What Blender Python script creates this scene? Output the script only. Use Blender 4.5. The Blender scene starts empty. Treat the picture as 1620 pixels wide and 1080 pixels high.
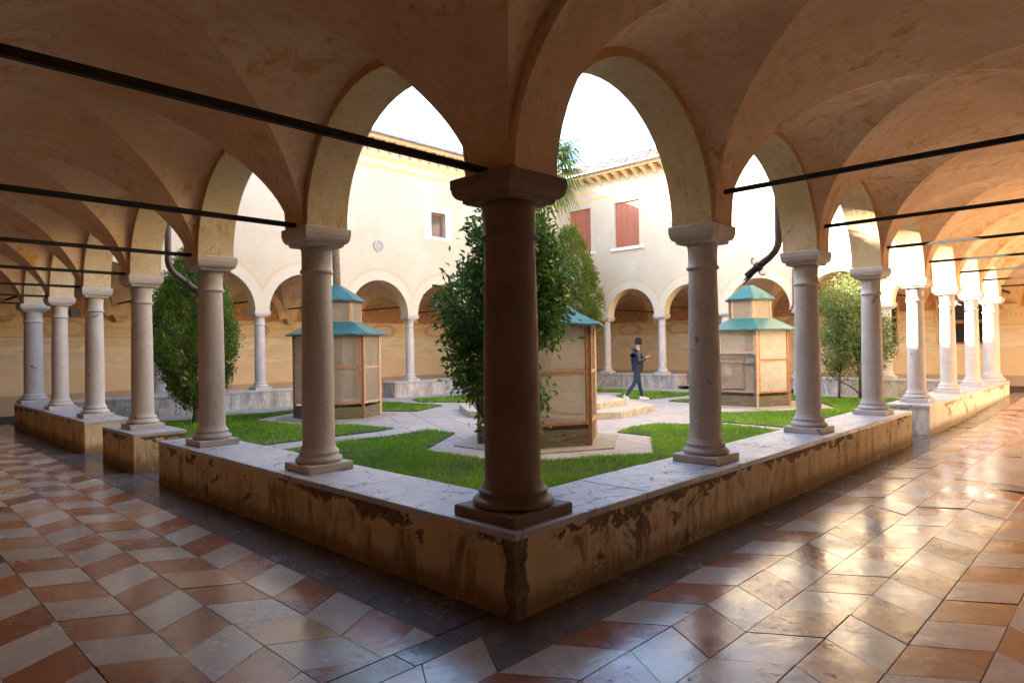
import bpy, bmesh, math, random
import numpy as np
from mathutils import Vector, Matrix, noise as mnoise

R = math.radians
C = bpy.context.scene
COL = C.collection
rng = random.Random(7)
nrg = np.random.default_rng(11)

# ------------------------------------------------------------------ camera, sky, sun, exposure
YAW, PITCH, ROLL = 0.7702, 0.0077, -0.0150
fw = Vector((math.cos(YAW) * math.cos(PITCH), math.sin(YAW) * math.cos(PITCH), math.sin(PITCH)))
rt = Vector((math.sin(YAW), -math.cos(YAW), 0))
up = rt.cross(fw)
r2 = rt * math.cos(ROLL) + up * math.sin(ROLL)
u2 = -rt * math.sin(ROLL) + up * math.cos(ROLL)
CAM = Vector((-3.08, -2.997, 1.60))
cd = bpy.data.cameras.new('camera'); cam = bpy.data.objects.new('camera', cd); COL.objects.link(cam)
cd.sensor_width = 36; cd.lens = 1039.6 / 1620 * 36; cd.clip_start = 0.05; cd.clip_end = 900
M = Matrix((r2, u2, -fw)).transposed().to_4x4(); M.translation = CAM
cam.matrix_world = M
C.camera = cam

SUN = Vector((-1.245, 2.053, 1.0)).normalized()
w = bpy.data.worlds.new('World'); C.world = w; w.use_nodes = True
wn = w.node_tree; bg = wn.nodes['Background']
sky = wn.nodes.new('ShaderNodeTexSky'); sky.sky_type = 'NISHITA'; sky.sun_disc = False
sky.sun_elevation = math.asin(SUN.z); sky.sun_rotation = math.atan2(SUN.x, SUN.y)
sky.air_density = 1.0; sky.dust_density = 1.2; sky.ozone_density = 1.2
wn.links.new(sky.outputs[0], bg.inputs[0]); bg.inputs[1].default_value = 0.13
sd = bpy.data.lights.new('sun', 'SUN'); so = bpy.data.objects.new('sun', sd); COL.objects.link(so)
sd.energy = 5.0; sd.angle = R(0.53); sd.color = (1.0, 0.87, 0.70)
so.rotation_euler = SUN.to_track_quat('Z', 'Y').to_euler(); so.location = (9, 7, 30)
C.view_settings.view_transform = 'Standard'; C.view_settings.look = 'None'
C.view_settings.exposure = 3.45; C.view_settings.gamma = 1.0
C.view_settings.use_curve_mapping = False
cy = C.cycles
cy.max_bounces = 10; cy.diffuse_bounces = 7; cy.glossy_bounces = 4; cy.transmission_bounces = 6; cy.transparent_max_bounces = 12
cy.use_denoising = True; cy.sample_clamp_indirect = 12.0

# ------------------------------------------------------------------ dimensions
SL, SR = 2.4715, 2.593            # column spacing along the left and right arcades
NL, NR = 6, 7
YL, XR = SL * NL, SR * NR         # 14.83, 18.15
HW, HC = 0.51, 2.69               # top of low wall, top of capitals
WK = 3.40                         # depth of the walk from column axis to back wall
VH = 1.31                         # rise of the vault
EAVE = 8.2

# ------------------------------------------------------------------ helpers
def tag(o, label=None, cat=None, group=None, kind=None):
    if label: o['label'] = label
    if cat: o['category'] = cat
    if group: o['group'] = group
    if kind: o['kind'] = kind
    elif cat: o['kind'] = 'thing'
    return o

def empty(name, loc=(0, 0, 0), rz=0.0, **k):
    o = bpy.data.objects.new(name, None); COL.objects.link(o)
    o.location = loc; o.rotation_euler = (0, 0, rz); o.empty_display_size = .1
    return tag(o, **k)

class MB:
    def __init__(s): s.v = []; s.f = []; s.m = []; s.sm = []
    def add(s, vs, fs, m=0, smooth=False):
        b = len(s.v); s.v += [tuple(x) for x in vs]
        for f in fs: s.f.append(tuple(b + i for i in f)); s.m.append(m); s.sm.append(smooth)
    def box(s, x0, x1, y0, y1, z0, z1, m=0):
        s.add([(x0,y0,z0),(x1,y0,z0),(x1,y1,z0),(x0,y1,z0),(x0,y0,z1),(x1,y0,z1),(x1,y1,z1),(x0,y1,z1)],
              [(0,3,2,1),(4,5,6,7),(0,1,5,4),(1,2,6,5),(2,3,7,6),(3,0,4,7)], m)
    def quad(s, a, b, c, d, m=0, smooth=False): s.add([a,b,c,d],[(0,1,2,3)],m,smooth)
    def grid(s, rows, m=0, smooth=True, closed=False):
        n = len(rows[0]); vs = [p for r in rows for p in r]; fs = []
        for i in range(len(rows)-1):
            for j in range(n if closed else n-1):
                k = (j+1) % n
                fs.append((i*n+j, i*n+k, (i+1)*n+k, (i+1)*n+j))
        s.add(vs, fs, m, smooth)
    def lathe(s, prof, c=(0,0), n=28, m=0, smooth=True):
        rows = [[(c[0]+r*math.cos(2*math.pi*j/n), c[1]+r*math.sin(2*math.pi*j/n), z) for j in range(n)] for r, z in prof]
        s.grid(rows, m, smooth, True)
    def sqstack(s, prof, m=0, smooth=False, ch=0.0):
        rows = [[(-h,-h,z),(h,-h,z),(h,h,z),(-h,h,z)] for h, z in prof]
        s.grid(rows, m, smooth, True)
        b = len(s.v) - 4; s.f.append((b,b+1,b+2,b+3)); s.m.append(m); s.sm.append(False)
        b0 = len(s.v) - 4*len(prof); s.f.append((b0+3,b0+2,b0+1,b0)); s.m.append(m); s.sm.append(False)
    def tube(s, pts, rad, n=8, m=0, smooth=True, cap=True):
        pts = [Vector(p) for p in pts]; rows = []
        rads = rad if isinstance(rad, (list, tuple)) else [rad]*len(pts)
        prev = None
        for i, p in enumerate(pts):
            d = (pts[min(i+1,len(pts)-1)] - pts[max(i-1,0)]).normalized()
            if prev is None:
                a = d.orthogonal().normalized()
            else:
                a = (prev - d*prev.dot(d)); a = a.normalized() if a.length > 1e-6 else d.orthogonal().normalized()
            prev = a; b = d.cross(a)
            rows.append([p + (a*math.cos(2*math.pi*j/n) + b*math.sin(2*math.pi*j/n))*rads[i] for j in range(n)])
        s.grid(rows, m, smooth, True)
        if cap:
            e = len(s.v); s.f.append(tuple(range(e-n, e))); s.m.append(m); s.sm.append(False)
            b0 = e - n*len(pts); s.f.append(tuple(range(b0+n-1, b0-1, -1))); s.m.append(m); s.sm.append(False)
    def mesh(s, name, mats):
        me = bpy.data.meshes.new(name); me.from_pydata(s.v, [], s.f)
        for mt in (mats if isinstance(mats, (list, tuple)) else [mats]): me.materials.append(mt)
        me.polygons.foreach_set('material_index', s.m); me.polygons.foreach_set('use_smooth', s.sm)
        me.update(); return me
    def build(s, name, mats, parent=None, kind=None, label=None):
        return link(name, s.mesh(name, mats), parent, kind, label)

def link(name, me, parent=None, kind=None, label=None, loc=None, rot=None):
    o = bpy.data.objects.new(name, me); COL.objects.link(o)
    if parent: o.parent = parent
    if loc is not None: o.location = loc
    if rot is not None: o.rotation_euler = rot
    if kind: o['kind'] = kind
    if label: o['label'] = label
    return o

KIDS = {}
def copy_tree(o, parent=None):
    c = o.copy(); COL.objects.link(c)
    if parent: c.parent = parent
    for ch in list(o.children): copy_tree(ch, c)
    return c

def np_mesh(name, verts, faces, mat, attr=None, smooth=False):
    verts = np.asarray(verts, np.float32); faces = np.asarray(faces, np.int32)
    me = bpy.data.meshes.new(name); k = faces.shape[1]
    me.vertices.add(len(verts)); me.vertices.foreach_set('co', verts.ravel())
    me.loops.add(faces.size); me.loops.foreach_set('vertex_index', faces.ravel())
    me.polygons.add(len(faces)); me.polygons.foreach_set('loop_start', np.arange(0, faces.size, k, dtype=np.int32))
    me.polygons.foreach_set('loop_total', np.full(len(faces), k, np.int32))
    if smooth: me.polygons.foreach_set('use_smooth', np.ones(len(faces), bool))
    me.update(calc_edges=True)
    if attr is not None:
        a = me.attributes.new('rnd', 'FLOAT', 'FACE'); a.data.foreach_set('value', np.asarray(attr, np.float32))
    for mt in (mat if isinstance(mat, (list, tuple)) else [mat]): me.materials.append(mt)
    return me

# ------------------------------------------------------------------ material helpers
class NT:
    def __init__(s, name, rough=0.8, spec=0.5):
        s.mat = bpy.data.materials.new(name); s.mat.use_nodes = True
        s.t = s.mat.node_tree; s.b = s.t.nodes['Principled BSDF']
        s.b.inputs['Roughness'].default_value = rough
        s.b.inputs['Specular IOR Level'].default_value = spec
        s.g = None
    def n(s, ty, **k):
        x = s.t.nodes.new(ty)
        for a, v in k.items(): setattr(x, a, v)
        return x
    def put(s, sock, v):
        if isinstance(v, bpy.types.NodeSocket): s.t.links.new(v, sock)
        elif isinstance(v, (int, float)): sock.default_value = v
        else: sock.default_value = (*v, 1.0) if len(v) == 3 and len(sock.default_value) == 4 else v
    def pos(s):
        if s.g is None: s.g = s.n('ShaderNodeNewGeometry')
        return s.g.outputs['Position']
    def obj(s): return s.n('ShaderNodeTexCoord').outputs['Object']
    def sep(s, v):
        x = s.n('ShaderNodeSeparateXYZ'); s.put(x.inputs[0], v); return x.outputs
    def comb(s, x, y, z):
        c = s.n('ShaderNodeCombineXYZ'); s.put(c.inputs[0], x); s.put(c.inputs[1], y); s.put(c.inputs[2], z); return c.outputs[0]
    def m(s, op, a, b=0.0, c=0.0, clamp=False):
        x = s.n('ShaderNodeMath', operation=op, use_clamp=clamp)
        s.put(x.inputs[0], a); s.put(x.inputs[1], b); s.put(x.inputs[2], c); return x.outputs[0]
    def noise(s, scale, detail=5, rough=.55, dist=0.0, vec=None, col=False, stretch=None):
        v = vec if vec is not None else s.pos()
        if stretch:
            mp = s.n('ShaderNodeMapping'); s.put(mp.inputs[0], v); mp.inputs['Scale'].default_value = stretch; v = mp.outputs[0]
        x = s.n('ShaderNodeTexNoise'); s.put(x.inputs['Vector'], v); x.inputs['Scale'].default_value = scale
        x.inputs['Detail'].default_value = detail; x.inputs['Roughness'].default_value = rough; x.inputs['Distortion'].default_value = dist
        return x.outputs['Color' if col else 'Fac']
    def vor(s, scale, feature='F1', out='Distance', vec=None, rnd=1.0):
        x = s.n('ShaderNodeTexVoronoi', feature=feature); s.put(x.inputs['Vector'], vec if vec is not None else s.pos())
        x.inputs['Scale'].default_value = scale; x.inputs['Randomness'].default_value = rnd
        return x.outputs[out]
    def ramp(s, fac, stops, interp='LINEAR'):
        x = s.n('ShaderNodeValToRGB'); s.put(x.inputs[0], fac); cr = x.color_ramp; cr.interpolation = interp
        while len(cr.elements) < len(stops): cr.elements.new(.5)
        for e, (p, c) in zip(cr.elements, stops):
            e.position = p; e.color = (*(c if not isinstance(c, (int, float)) else (c, c, c)), 1)
        return x.outputs[0]
    def mask(s, v, lo, hi):      # smooth 0..1 step
        x = s.n('ShaderNodeMapRange', interpolation_type='SMOOTHSTEP'); s.put(x.inputs[0], v)
        x.inputs[1].default_value = lo; x.inputs[2].default_value = hi; return x.outputs[0]
    def band(s, v, lo, hi, e=.004):
        return s.m('MULTIPLY', s.mask(v, lo-e, lo+e), s.m('SUBTRACT', 1.0, s.mask(v, hi-e, hi+e)))
    def mix(s, fac, a, b, blend='MIX'):
        x = s.n('ShaderNodeMix', data_type='RGBA', blend_type=blend)
        s.put(x.inputs[0], fac); s.put(x.inputs[6], a); s.put(x.inputs[7], b); return x.outputs[2]
    def bump(s, h, strength=.3, dist=.01, prev=None):
        x = s.n('ShaderNodeBump'); s.put(x.inputs['Height'], h); x.inputs['Strength'].default_value = strength
        x.inputs['Distance'].default_value = dist
        if prev is not None: s.put(x.inputs['Normal'], prev)
        s.t.links.new(x.outputs[0], s.b.inputs['Normal']); return x.outputs[0]
    def out(s, col=None, rough=None):
        if col is not None: s.put(s.b.inputs['Base Color'], col)
        if rough is not None: s.put(s.b.inputs['Roughness'], rough)
        return s.mat

def simple(name, col, rough=.7, var=.25, scale=8, bump=.2, metal=0.0, spec=.5):
    t = NT(name, rough, spec); n = t.noise(scale, 5)
    c = t.mix(t.ramp(n, [(.3, 0.0), (.7, 1.0)]), tuple(x*(1-var) for x in col), tuple(min(1, x*(1+var)) for x in col))
    if bump: t.bump(t.noise(scale*4, 4), bump, .005)
    t.b.inputs['Metallic'].default_value = metal
    return t.out(c)

def plaster(name, base, warm, pale, dark, s=1.0):
    t = NT(name, .9, .2)
    n1 = t.noise(.9*s, 6, .6, .8); n2 = t.noise(3.2*s, 8, .7, 1.6, stretch=(1, 1, .6)); n3 = t.noise(14*s, 6, .7)
    c = t.mix(t.ramp(n1, [(.35, 0.), (.65, 1.)]), base, pale)
    n4 = t.noise(1.6*s, 4, .55, .4); n5 = t.noise(17*s, 9, .8, 2.2, stretch=(1, 1, .5))
    c = t.mix(t.m('MULTIPLY', t.ramp(n2, [(.50, 0.), (.62, 1.)]), t.ramp(n1, [(.44, 0.), (.56, .95)])), c, warm)
    c = t.mix(t.m('MULTIPLY', t.ramp(n5, [(.47, 0.), (.56, 1.)]), t.ramp(n4, [(.48, 0.), (.6, .9)])), c, pale)
    c = t.mix(t.m('MULTIPLY', t.ramp(n5, [(.40, 1.), (.48, 0.)]), t.ramp(n4, [(.40, .7), (.52, 0.)])), c, dark)
    c = t.mix(t.m('MULTIPLY', t.ramp(n3, [(.5, 0.), (.75, 1.)]), .45), c, dark)
    t.bump(t.m('ADD', t.m('MULTIPLY', n2, .7), t.m('MULTIPLY', n3, .4)), .35, .02)
    return t.out(c)

M_VAULT = plaster('vault_plaster', (.66, .43, .25), (.60, .31, .09), (.76, .58, .40), (.43, .24, .12))
M_SOFFIT = plaster('arch_soffit_plaster', (.64, .49, .275), (.56, .38, .16), (.72, .60, .40), (.34, .24, .13), 1.4)
M_RIM = plaster('arch_rim_plaster', (.58, .34, .12), (.5, .27, .08), (.62, .40, .2), (.35, .2, .1), 2)
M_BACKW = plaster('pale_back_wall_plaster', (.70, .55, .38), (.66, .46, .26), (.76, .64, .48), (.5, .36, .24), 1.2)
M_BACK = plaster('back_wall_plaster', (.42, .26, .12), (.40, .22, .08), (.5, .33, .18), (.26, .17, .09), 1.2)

def facade_mat(name, axis, s, fresh):
    t = NT(name, .9, .2); x, y, z = t.sep(t.pos()); a = (x, y)[axis]
    n1 = t.noise(.7, 6, .6, .5); n2 = t.noise(5, 7, .7, 1.0); n3 = t.noise(2.2, 6, .7, .4, stretch=(1, 1, .25))
    c = t.mix(t.ramp(n1, [(.35, 0.), (.65, 1.)]), (.54, .455, .33), (.61, .53, .41))
    c = t.mix(t.m('MULTIPLY', t.ramp(n2, [(.5, 0.), (.7, 1.)]), .5), c, (.72, .53, .33))
    c = t.mix(t.m('MULTIPLY', t.ramp(n3, [(.55, 0.), (.75, 1.)]), .35), c, (.55, .46, .36))
    u = t.m('MULTIPLY', t.m('SUBTRACT', t.m('FRACT', t.m('DIVIDE', a, s)), .5), s)
    dz = t.m('SUBTRACT', z, HC)
    r = t.m('SQRT', t.m('ADD', t.m('MULTIPLY', u, u), t.m('MULTIPLY', dz, dz)))
    wob = t.m('ADD', r, t.m('MULTIPLY', t.m('SUBTRACT', t.noise(3, 2), .5), .02))
    ra = s/2 - .2
    line = t.m('MAXIMUM', t.band(wob, ra+.285, ra+.30), t.band(wob, ra+.335, ra+.36))
    line = t.m('MULTIPLY', line, t.mask(dz, .1, .35))
    c = t.mix(t.m('MULTIPLY', line, .75), c, (.62, .37, .13))
    inner = t.m('MULTIPLY', t.m('SUBTRACT', 1.0, t.mask(wob, ra+.28, ra+.29)), t.mask(dz, -.1, 0))
    c = t.mix(t.m('MULTIPLY', inner, .35), c, (.68, .61, .48))
    bands = t.m('MAXIMUM', t.band(z, 7.66, 7.80), t.band(z, 7.36, 7.46))
    c = t.mix(t.m('MULTIPLY', bands, .8), c, (.70, .47, .17))
    thin = t.m('MAXIMUM', t.band(z, 7.60, 7.61, .003), t.band(z, 7.34, 7.345, .003))
    c = t.mix(t.m('MULTIPLY', thin, .6), c, (.35, .22, .12))
    t.bump(n2, .25, .01)
    return t.out(c)
M_FAC_L = facade_mat('facade_plaster_a', 0, SR, 1)
M_FAC_R = facade_mat('facade_plaster_b', 1, SL, 1)

def fresco_mat(name, axis, s, tone):
    t = NT(name, .9, .2); x, y, z = t.sep(t.pos()); a = (x, y)[axis]
    u = t.m('MULTIPLY', t.m('SUBTRACT', t.m('FRACT', t.m('DIVIDE', a, s)), .5), s)
    n1 = t.noise(1.0, 6, .6, .6); n2 = t.noise(6, 8, .75, 1.5); n3 = t.noise(3.0, 7, .7, .6, stretch=(.35, .35, 2.2))
    lo = t.mix(t.ramp(n1, [(.35, 0.), (.65, 1.)]), (.72, .52, .29), (.77, .59, .37))
    worn = t.mix(t.ramp(n3, [(.38, 0.), (.62, 1.)]), (.66, .50, .29), (.80, .68, .49))
    c = t.mix(t.mask(t.m('ADD', z, t.m('MULTIPLY', n1, .15)), 1.22, 1.32), lo, worn)
    # frieze band
    fr = t.band(z, 2.06, 2.52, .006)
    dent = t.m('GREATER_THAN', t.m('FRACT', t.m('MULTIPLY', a, 9.0)), .55)
    dent = t.m('MULTIPLY', dent, t.band(z, 2.26, 2.36))
    frc = t.mix(t.ramp(n2, [(.4, 0.), (.65, 1.)]), (.66, .47, .21), (.74, .58, .33))
    frc = t.mix(t.m('MULTIPLY', dent, .6), frc, (.42, .24, .09))
    # cartouche
    zz = t.m('SUBTRACT', z, 2.27)
    e = t.m('SQRT', t.m('ADD', t.m('MULTIPLY', t.m('MULTIPLY', u, u), 3.2), t.m('MULTIPLY', t.m('MULTIPLY', zz, zz), 17)))
    e = t.m('ADD', e, t.m('MULTIPLY', t.m('SUBTRACT', n2, .5), .35))
    frc = t.mix(t.band(e, .72, 1.12, .05), frc, t.mix(t.ramp(n2, [(.4, 0.), (.6, 1.)]), (.42, .17, .09), (.56, .36, .24)))
    frc = t.mix(t.m('MULTIPLY', t.m('SUBTRACT', 1., t.mask(e, .68, .74)), .8), frc, (.66, .50, .30))
    c = t.mix(t.m('MULTIPLY', fr, t.ramp(n1, [(.3, .45), (.7, .9)])), c, frc)
    ln = t.m('MAXIMUM', t.band(z, 2.03, 2.05, .004), t.band(z, 2.52, 2.54, .004))
    c = t.mix(t.m('MULTIPLY', ln, .6), c, (.40, .25, .13))
    # lunette picture
    dz = t.m('SUBTRACT', z, 2.60); rr = t.m('SQRT', t.m('ADD', t.m('MULTIPLY', u, u), t.m('MULTIPLY', t.m('MULTIPLY', dz, dz), 1.0)))
    ins = t.m('MULTIPLY', t.m('SUBTRACT', 1., t.mask(rr, .97, .985)), t.mask(z, 2.56, 2.57))
    wv = t.noise(1.7, 3, .6, 0, col=True)
    vv = t.n('ShaderNodeVectorMath', operation='ADD'); t.put(vv.inputs[0], t.pos()); t.put(vv.inputs[1], wv)
    p1 = t.noise(2.3, 4, .6, 1.6, vec=vv.outputs[0]); p2 = t.noise(5.0, 5, .65, 1.2, vec=vv.outputs[0])
    pic = t.ramp(p1, [(.30, (.20, .20, .16)), (.42, (.40, .30, .14)), (.50, (.50, .16, .07)), (.58, (.62, .40, .20)), (.68, (.60, .22, .10)), (.8, (.46, .42, .34))])
    pic2 = t.ramp(p2, [(.36, (.22, .13, .08)), (.5, (.56, .36, .18)), (.62, (.66, .46, .26)), (.75, (.52, .20, .09))])
    pic = t.mix(.35, pic, pic2); pic = t.mix(.6, pic, (.85, .70, .58), 'MULTIPLY')
    pic = t.mix(t.m('MULTIPLY', t.ramp(t.noise(11, 6, .7, 1.5), [(.52, 0.), (.6, 1.)]), .5), pic, (.15, .09, .05))
    pic = t.mix(t.m('MULTIPLY', t.mask(z, 3.15, 3.45), .7), pic, t.mix(t.ramp(n1, [(.4, 0.), (.6, 1.)]), (.62, .42, .16), (.30, .34, .34)))
    arch = t.mix(t.band(rr, .985, 1.09, .008), t.mix(.5, c, (.66, .46, .24)), (.68, .48, .24))
    c = t.mix(t.mask(z, 2.545, 2.55), c, t.mix(ins, arch, pic))
    c = t.mix(t.m('MULTIPLY', t.ramp(n2, [(.6, 0.), (.72, 1.)]), .5), c, (.64, .50, .33))
    # skirting
    c = t.mix(t.m('SUBTRACT', 1., t.mask(z, .50, .51)), c, t.mix(n1, (.44, .30, .17), (.54, .42, .28)))
    if tone: c = t.mix(tone, c, (.42, .22, .07), 'MULTIPLY')
    t.bump(n2, .2, .008)
    return t.out(c)
M_FRES_L = fresco_mat('frescoed_wall_a', 0, SR, 0)
M_FRES_R = fresco_mat('frescoed_wall_b', 1, SL, .08)

def stone_col(name, a, b, pit=1.0):
    t = NT(name, .62, .35); v = t.pos()
    n1 = t.noise(2.2, 6, .6, .5); n2 = t.noise(26, 6, .75); n3 = t.noise(7, 5, .6, 1.0, stretch=(1, 1, .5))
    c = t.mix(t.ramp(n1, [(.3, 0.), (.7, 1.)]), a, b)
    c = t.mix(t.m('MULTIPLY', t.ramp(n2, [(.55, 0.), (.8, 1.)]), .5), c, tuple(x*.55 for x in a))
    sp = t.ramp(t.vor(3.1), [(.0, 1.), (.055, 0.)])
    patch = t.m('MULTIPLY', t.ramp(t.noise(3.4, 3, .5, .3), [(.70, 0.), (.72, 1.)]), .8)
    c = t.mix(patch, c, (.20, .18, .17))
    cr = t.ramp(t.noise(5.5, 3, .5, 3.5), [(.488, 0.), (.5, 1.), (.512, 0.)])
    crk = t.m('MULTIPLY', cr, t.ramp(n3, [(.5, 0.), (.6, .7)]))
    c = t.mix(crk, c, (.12, .10, .09))
    pits = t.ramp(t.vor(34), [(.10, 0.), (.26, 1.)]); pm = t.ramp(n3, [(.40, 0.), (.6, 1.)])
    c = t.mix(t.m('MULTIPLY', t.m('SUBTRACT', 1., pits), t.m('MULTIPLY', pm, .7)), c, (.14, .11, .09))
    h = t.m('SUBTRACT', t.m('MULTIPLY', n2, .4), t.m('MULTIPLY', t.m('MULTIPLY', t.m('SUBTRACT', 1., pits), pm), .6))
    t.bump(h, .5*pit, .008)
    return t.out(c, t.ramp(n3, [(.3, .5), (.7, .75)]))
M_COL = stone_col('column_stone', (.48, .425, .385), (.60, .555, .52))
M_COLC = stone_col('corner_column_stone', (.17, .105, .072), (.25, .165, .12))  # dirty brown stone, its colour deepened further for the near corner's vignetting

def lowwall_mat(name='peeling_plaster', A=(.57, .41, .225), B=(.69, .54, .35), S=(.27, .175, .095), K=((.13, .085, .055), (.25, .17, .115)), st=.5):
    t = NT(name, .9, .2); x, y, z = t.sep(t.pos())
    n1 = t.noise(1.3, 6, .6, .6); n2 = t.noise(7, 8, .7, .8); n3 = t.noise(5, 8, .75, .8, stretch=(1, 1, .22)); n4 = t.noise(40, 4, .7)
    c = t.mix(t.ramp(n1, [(.35, 0.), (.65, 1.)]), A, B)
    # streaky worn paint
    c = t.mix(t.m('MULTIPLY', t.ramp(n3, [(st, 0.), (st+.12, 1.)]), t.m('SUBTRACT', 1., t.m('MULTIPLY', t.mask(z, .34, .46), .6))), c, S)
    c = t.mix(t.ramp(n2, [(.62, 0.), (.7, .8)]), c, (.60, .50, .35))
    # darker foot with a ragged upper edge
    foot = t.m('SUBTRACT', 1., t.mask(t.m('ADD', z, t.m('MULTIPLY', n2, -.22)), -.06, .1))
    c = t.mix(t.m('MULTIPLY', foot, .8), c, (.17, .10, .05))
    # peeled top
    edge = t.m('ADD', z, t.m('MULTIPLY', t.m('SUBTRACT', t.noise(2.1, 8, .68, .3), .5), .62))
    peel = t.mask(edge, .405, .411)
    gap = t.ramp(t.noise(.75, 6, .7), [(.49, 0.), (.505, 1.)])
    patch2 = t.ramp(t.noise(1.6, 9, .72, .5), [(.60, 0.), (.607, 1.)])
    cor = t.m('SUBTRACT', 1., t.mask(t.m('ADD', t.m('ADD', x, y), t.m('MULTIPLY', t.noise(4, 7, .7), -.35)), -.74, -.725))
    pk = t.m('MAXIMUM', t.m('MULTIPLY', peel, t.m('MAXIMUM', gap, t.mask(z, .47, .49))), patch2)
    pk = t.m('MAXIMUM', pk, cor)
    rimm = t.m('MAXIMUM', t.band(edge, .375, .404, .005), t.ramp(t.noise(1.6, 9, .72, .5), [(.57, 0.), (.59, 1.), (.601, 0.)]))
    c = t.mix(t.m('MULTIPLY', rimm, .6), c, (.62, .50, .33))
    stone = t.mix(t.ramp(n2, [(.4, 0.), (.6, 1.)]), *K)
    c = t.mix(pk, c, stone)
    h = t.m('SUBTRACT', t.m('ADD', t.m('MULTIPLY', n2, .35), t.m('MULTIPLY', n4, .12)), t.m('MULTIPLY', pk, .9))
    t.bump(h, 1., .025)
    return t.out(c)
M_LOW = lowwall_mat()
M_LOWW = lowwall_mat('bounce_lit_white_plaster', (.60, .54, .45), (.74, .68, .60), (.36, .28, .21), ((.30, .22, .16), (.42, .34, .27)), .56)  # paler copy: bounced sunlight put into the colour over the wall's own white
def courtwall_mat():
    t = NT('lichened_plaster', .92, .2); x, y, z = t.sep(t.pos())
    n1 = t.noise(1.6, 6, .6, .4); n2 = t.noise(9, 8, .75, .6); n3 = t.noise(5, 7, .7, .5, stretch=(1, 1, .3))
    c = t.mix(t.ramp(n3, [(.38, 0.), (.62, 1.)]), (.30, .27, .24), (.62, .57, .52))
    c = t.mix(t.ramp(n2, [(.55, 0.), (.66, .8)]), c, (.20, .17, .13))
    c = t.mix(t.m('MULTIPLY', t.ramp(n1, [(.55, 0.), (.7, 1.)]), .6), c, (.30, .24, .12))
    c = t.mix(t.m('MULTIPLY', t.mask(z, .38, .47), .6), c, (.24, .21, .18))
    t.bump(n2, .6, .015); return t.out(c)
M_COURTW = courtwall_mat()

def marble(name, a, b, vein, rough=(.12, .30), island=True, blot=None, bump=.12):
    t = NT(name, .25, .62); v = t.pos()
    if island == 'attr':
        at = t.n('ShaderNodeAttribute', attribute_name='rnd', attribute_type='GEOMETRY'); rnd = at.outputs['Fac']
    else:
        rnd = t.n('ShaderNodeObjectInfo').outputs['Random']
    off = t.comb(t.m('MULTIPLY', rnd, 37.), t.m('MULTIPLY', rnd, 91.), 0.)
    vv = t.n('ShaderNodeVectorMath', operation='ADD'); t.put(vv.inputs[0], v); t.put(vv.inputs[1], off); vv = vv.outputs[0]
    n1 = t.noise(5, 6, .6, 1.0, vec=vv); n2 = t.noise(22, 7, .7, .4, vec=vv); n3 = t.noise(2.0, 4, .5)
    c = t.mix(t.ramp(n1, [(.3, 0.), (.7, 1.)]), a, b)
    vn = t.ramp(t.noise(4, 4, .6, 2.5, vec=vv), [(.47, 0.), (.5, 1.), (.53, 0.)])
    c = t.mix(t.m('MULTIPLY', vn, .4), c, vein)
    c = t.mix(t.m('MULTIPLY', t.m('SUBTRACT', rnd, .3), .55, clamp=True), c, tuple(x*.55 for x in a))
    c = t.mix(t.m('MULTIPLY', t.ramp(t.m('FRACT', t.m('MULTIPLY', rnd, 7.3)), [(.5, 0.), (1., 1.)]), .4), c, tuple(min(1, x*1.25) for x in b))
    pits = t.m('MULTIPLY', t.ramp(t.noise(30, 4, .6, 1.5, vec=vv, stretch=(1, .45, 1)), [(.60, 0.), (.66, 1.)]), t.ramp(t.noise(3.5, 3, vec=vv), [(.46, 0.), (.56, 1.)]))
    c = t.mix(t.m('MULTIPLY', pits, .85), c, (.07, .05, .04))
    wr = t.noise(.9, 5, .65, .5); sc = t.noise(60, 5, .8, .5)
    c = t.mix(t.m('MULTIPLY', t.ramp(wr, [(.42, 0.), (.62, 1.)]), .20), c, (.14, .09, .06)); c = t.mix(t.m('MULTIPLY', t.ramp(sc, [(.56, 0.), (.72, 1.)]), .35), c, tuple(q*.45 for q in a))
    rg = t.m('ADD', t.ramp(n3, [(.3, rough[0]), (.7, rough[1])]), t.m('MULTIPLY', pits, .4))
    rg = t.m('ADD', rg, t.m('MULTIPLY', t.m('SUBTRACT', n2, .5), .30)); rg = t.m('MAXIMUM', rg, .07)
    w1 = t.noise(4.5, 3, .5, .6, vec=vv)
    b1 = t.bump(t.m('SUBTRACT', t.m('MULTIPLY', n2, .10), t.m('MULTIPLY', pits, .8)), bump, .004)
    t.bump(w1, .15, .02, b1)
    return t.out(c, rg)
WH = dict(a=(.46, .37, .30), b=(.57, .475, .395), vein=(.29, .235, .19))
RD = dict(a=(.27, .075, .035), b=(.40, .14, .065), vein=(.40, .20, .11))
OC = dict(a=(.46, .24, .12), b=(.55, .32, .175), vein=(.52, .35, .22))
GY = dict(a=(.075, .075, .085), b=(.14, .14, .145), vein=(.24, .23, .23))
M_W, M_RD, M_OC, M_G = (marble(n, **k) for n, k in (('white_marble', WH), ('red_marble', RD), ('pink_marble', OC), ('grey_marble', GY)))
M_Wa, M_RDa, M_OCa, M_Ga = (marble(n, island='attr', **k) for n, k in (('white_marble_far', WH), ('red_marble_far', RD), ('pink_marble_far', OC), ('grey_marble_far', GY)))
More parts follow.
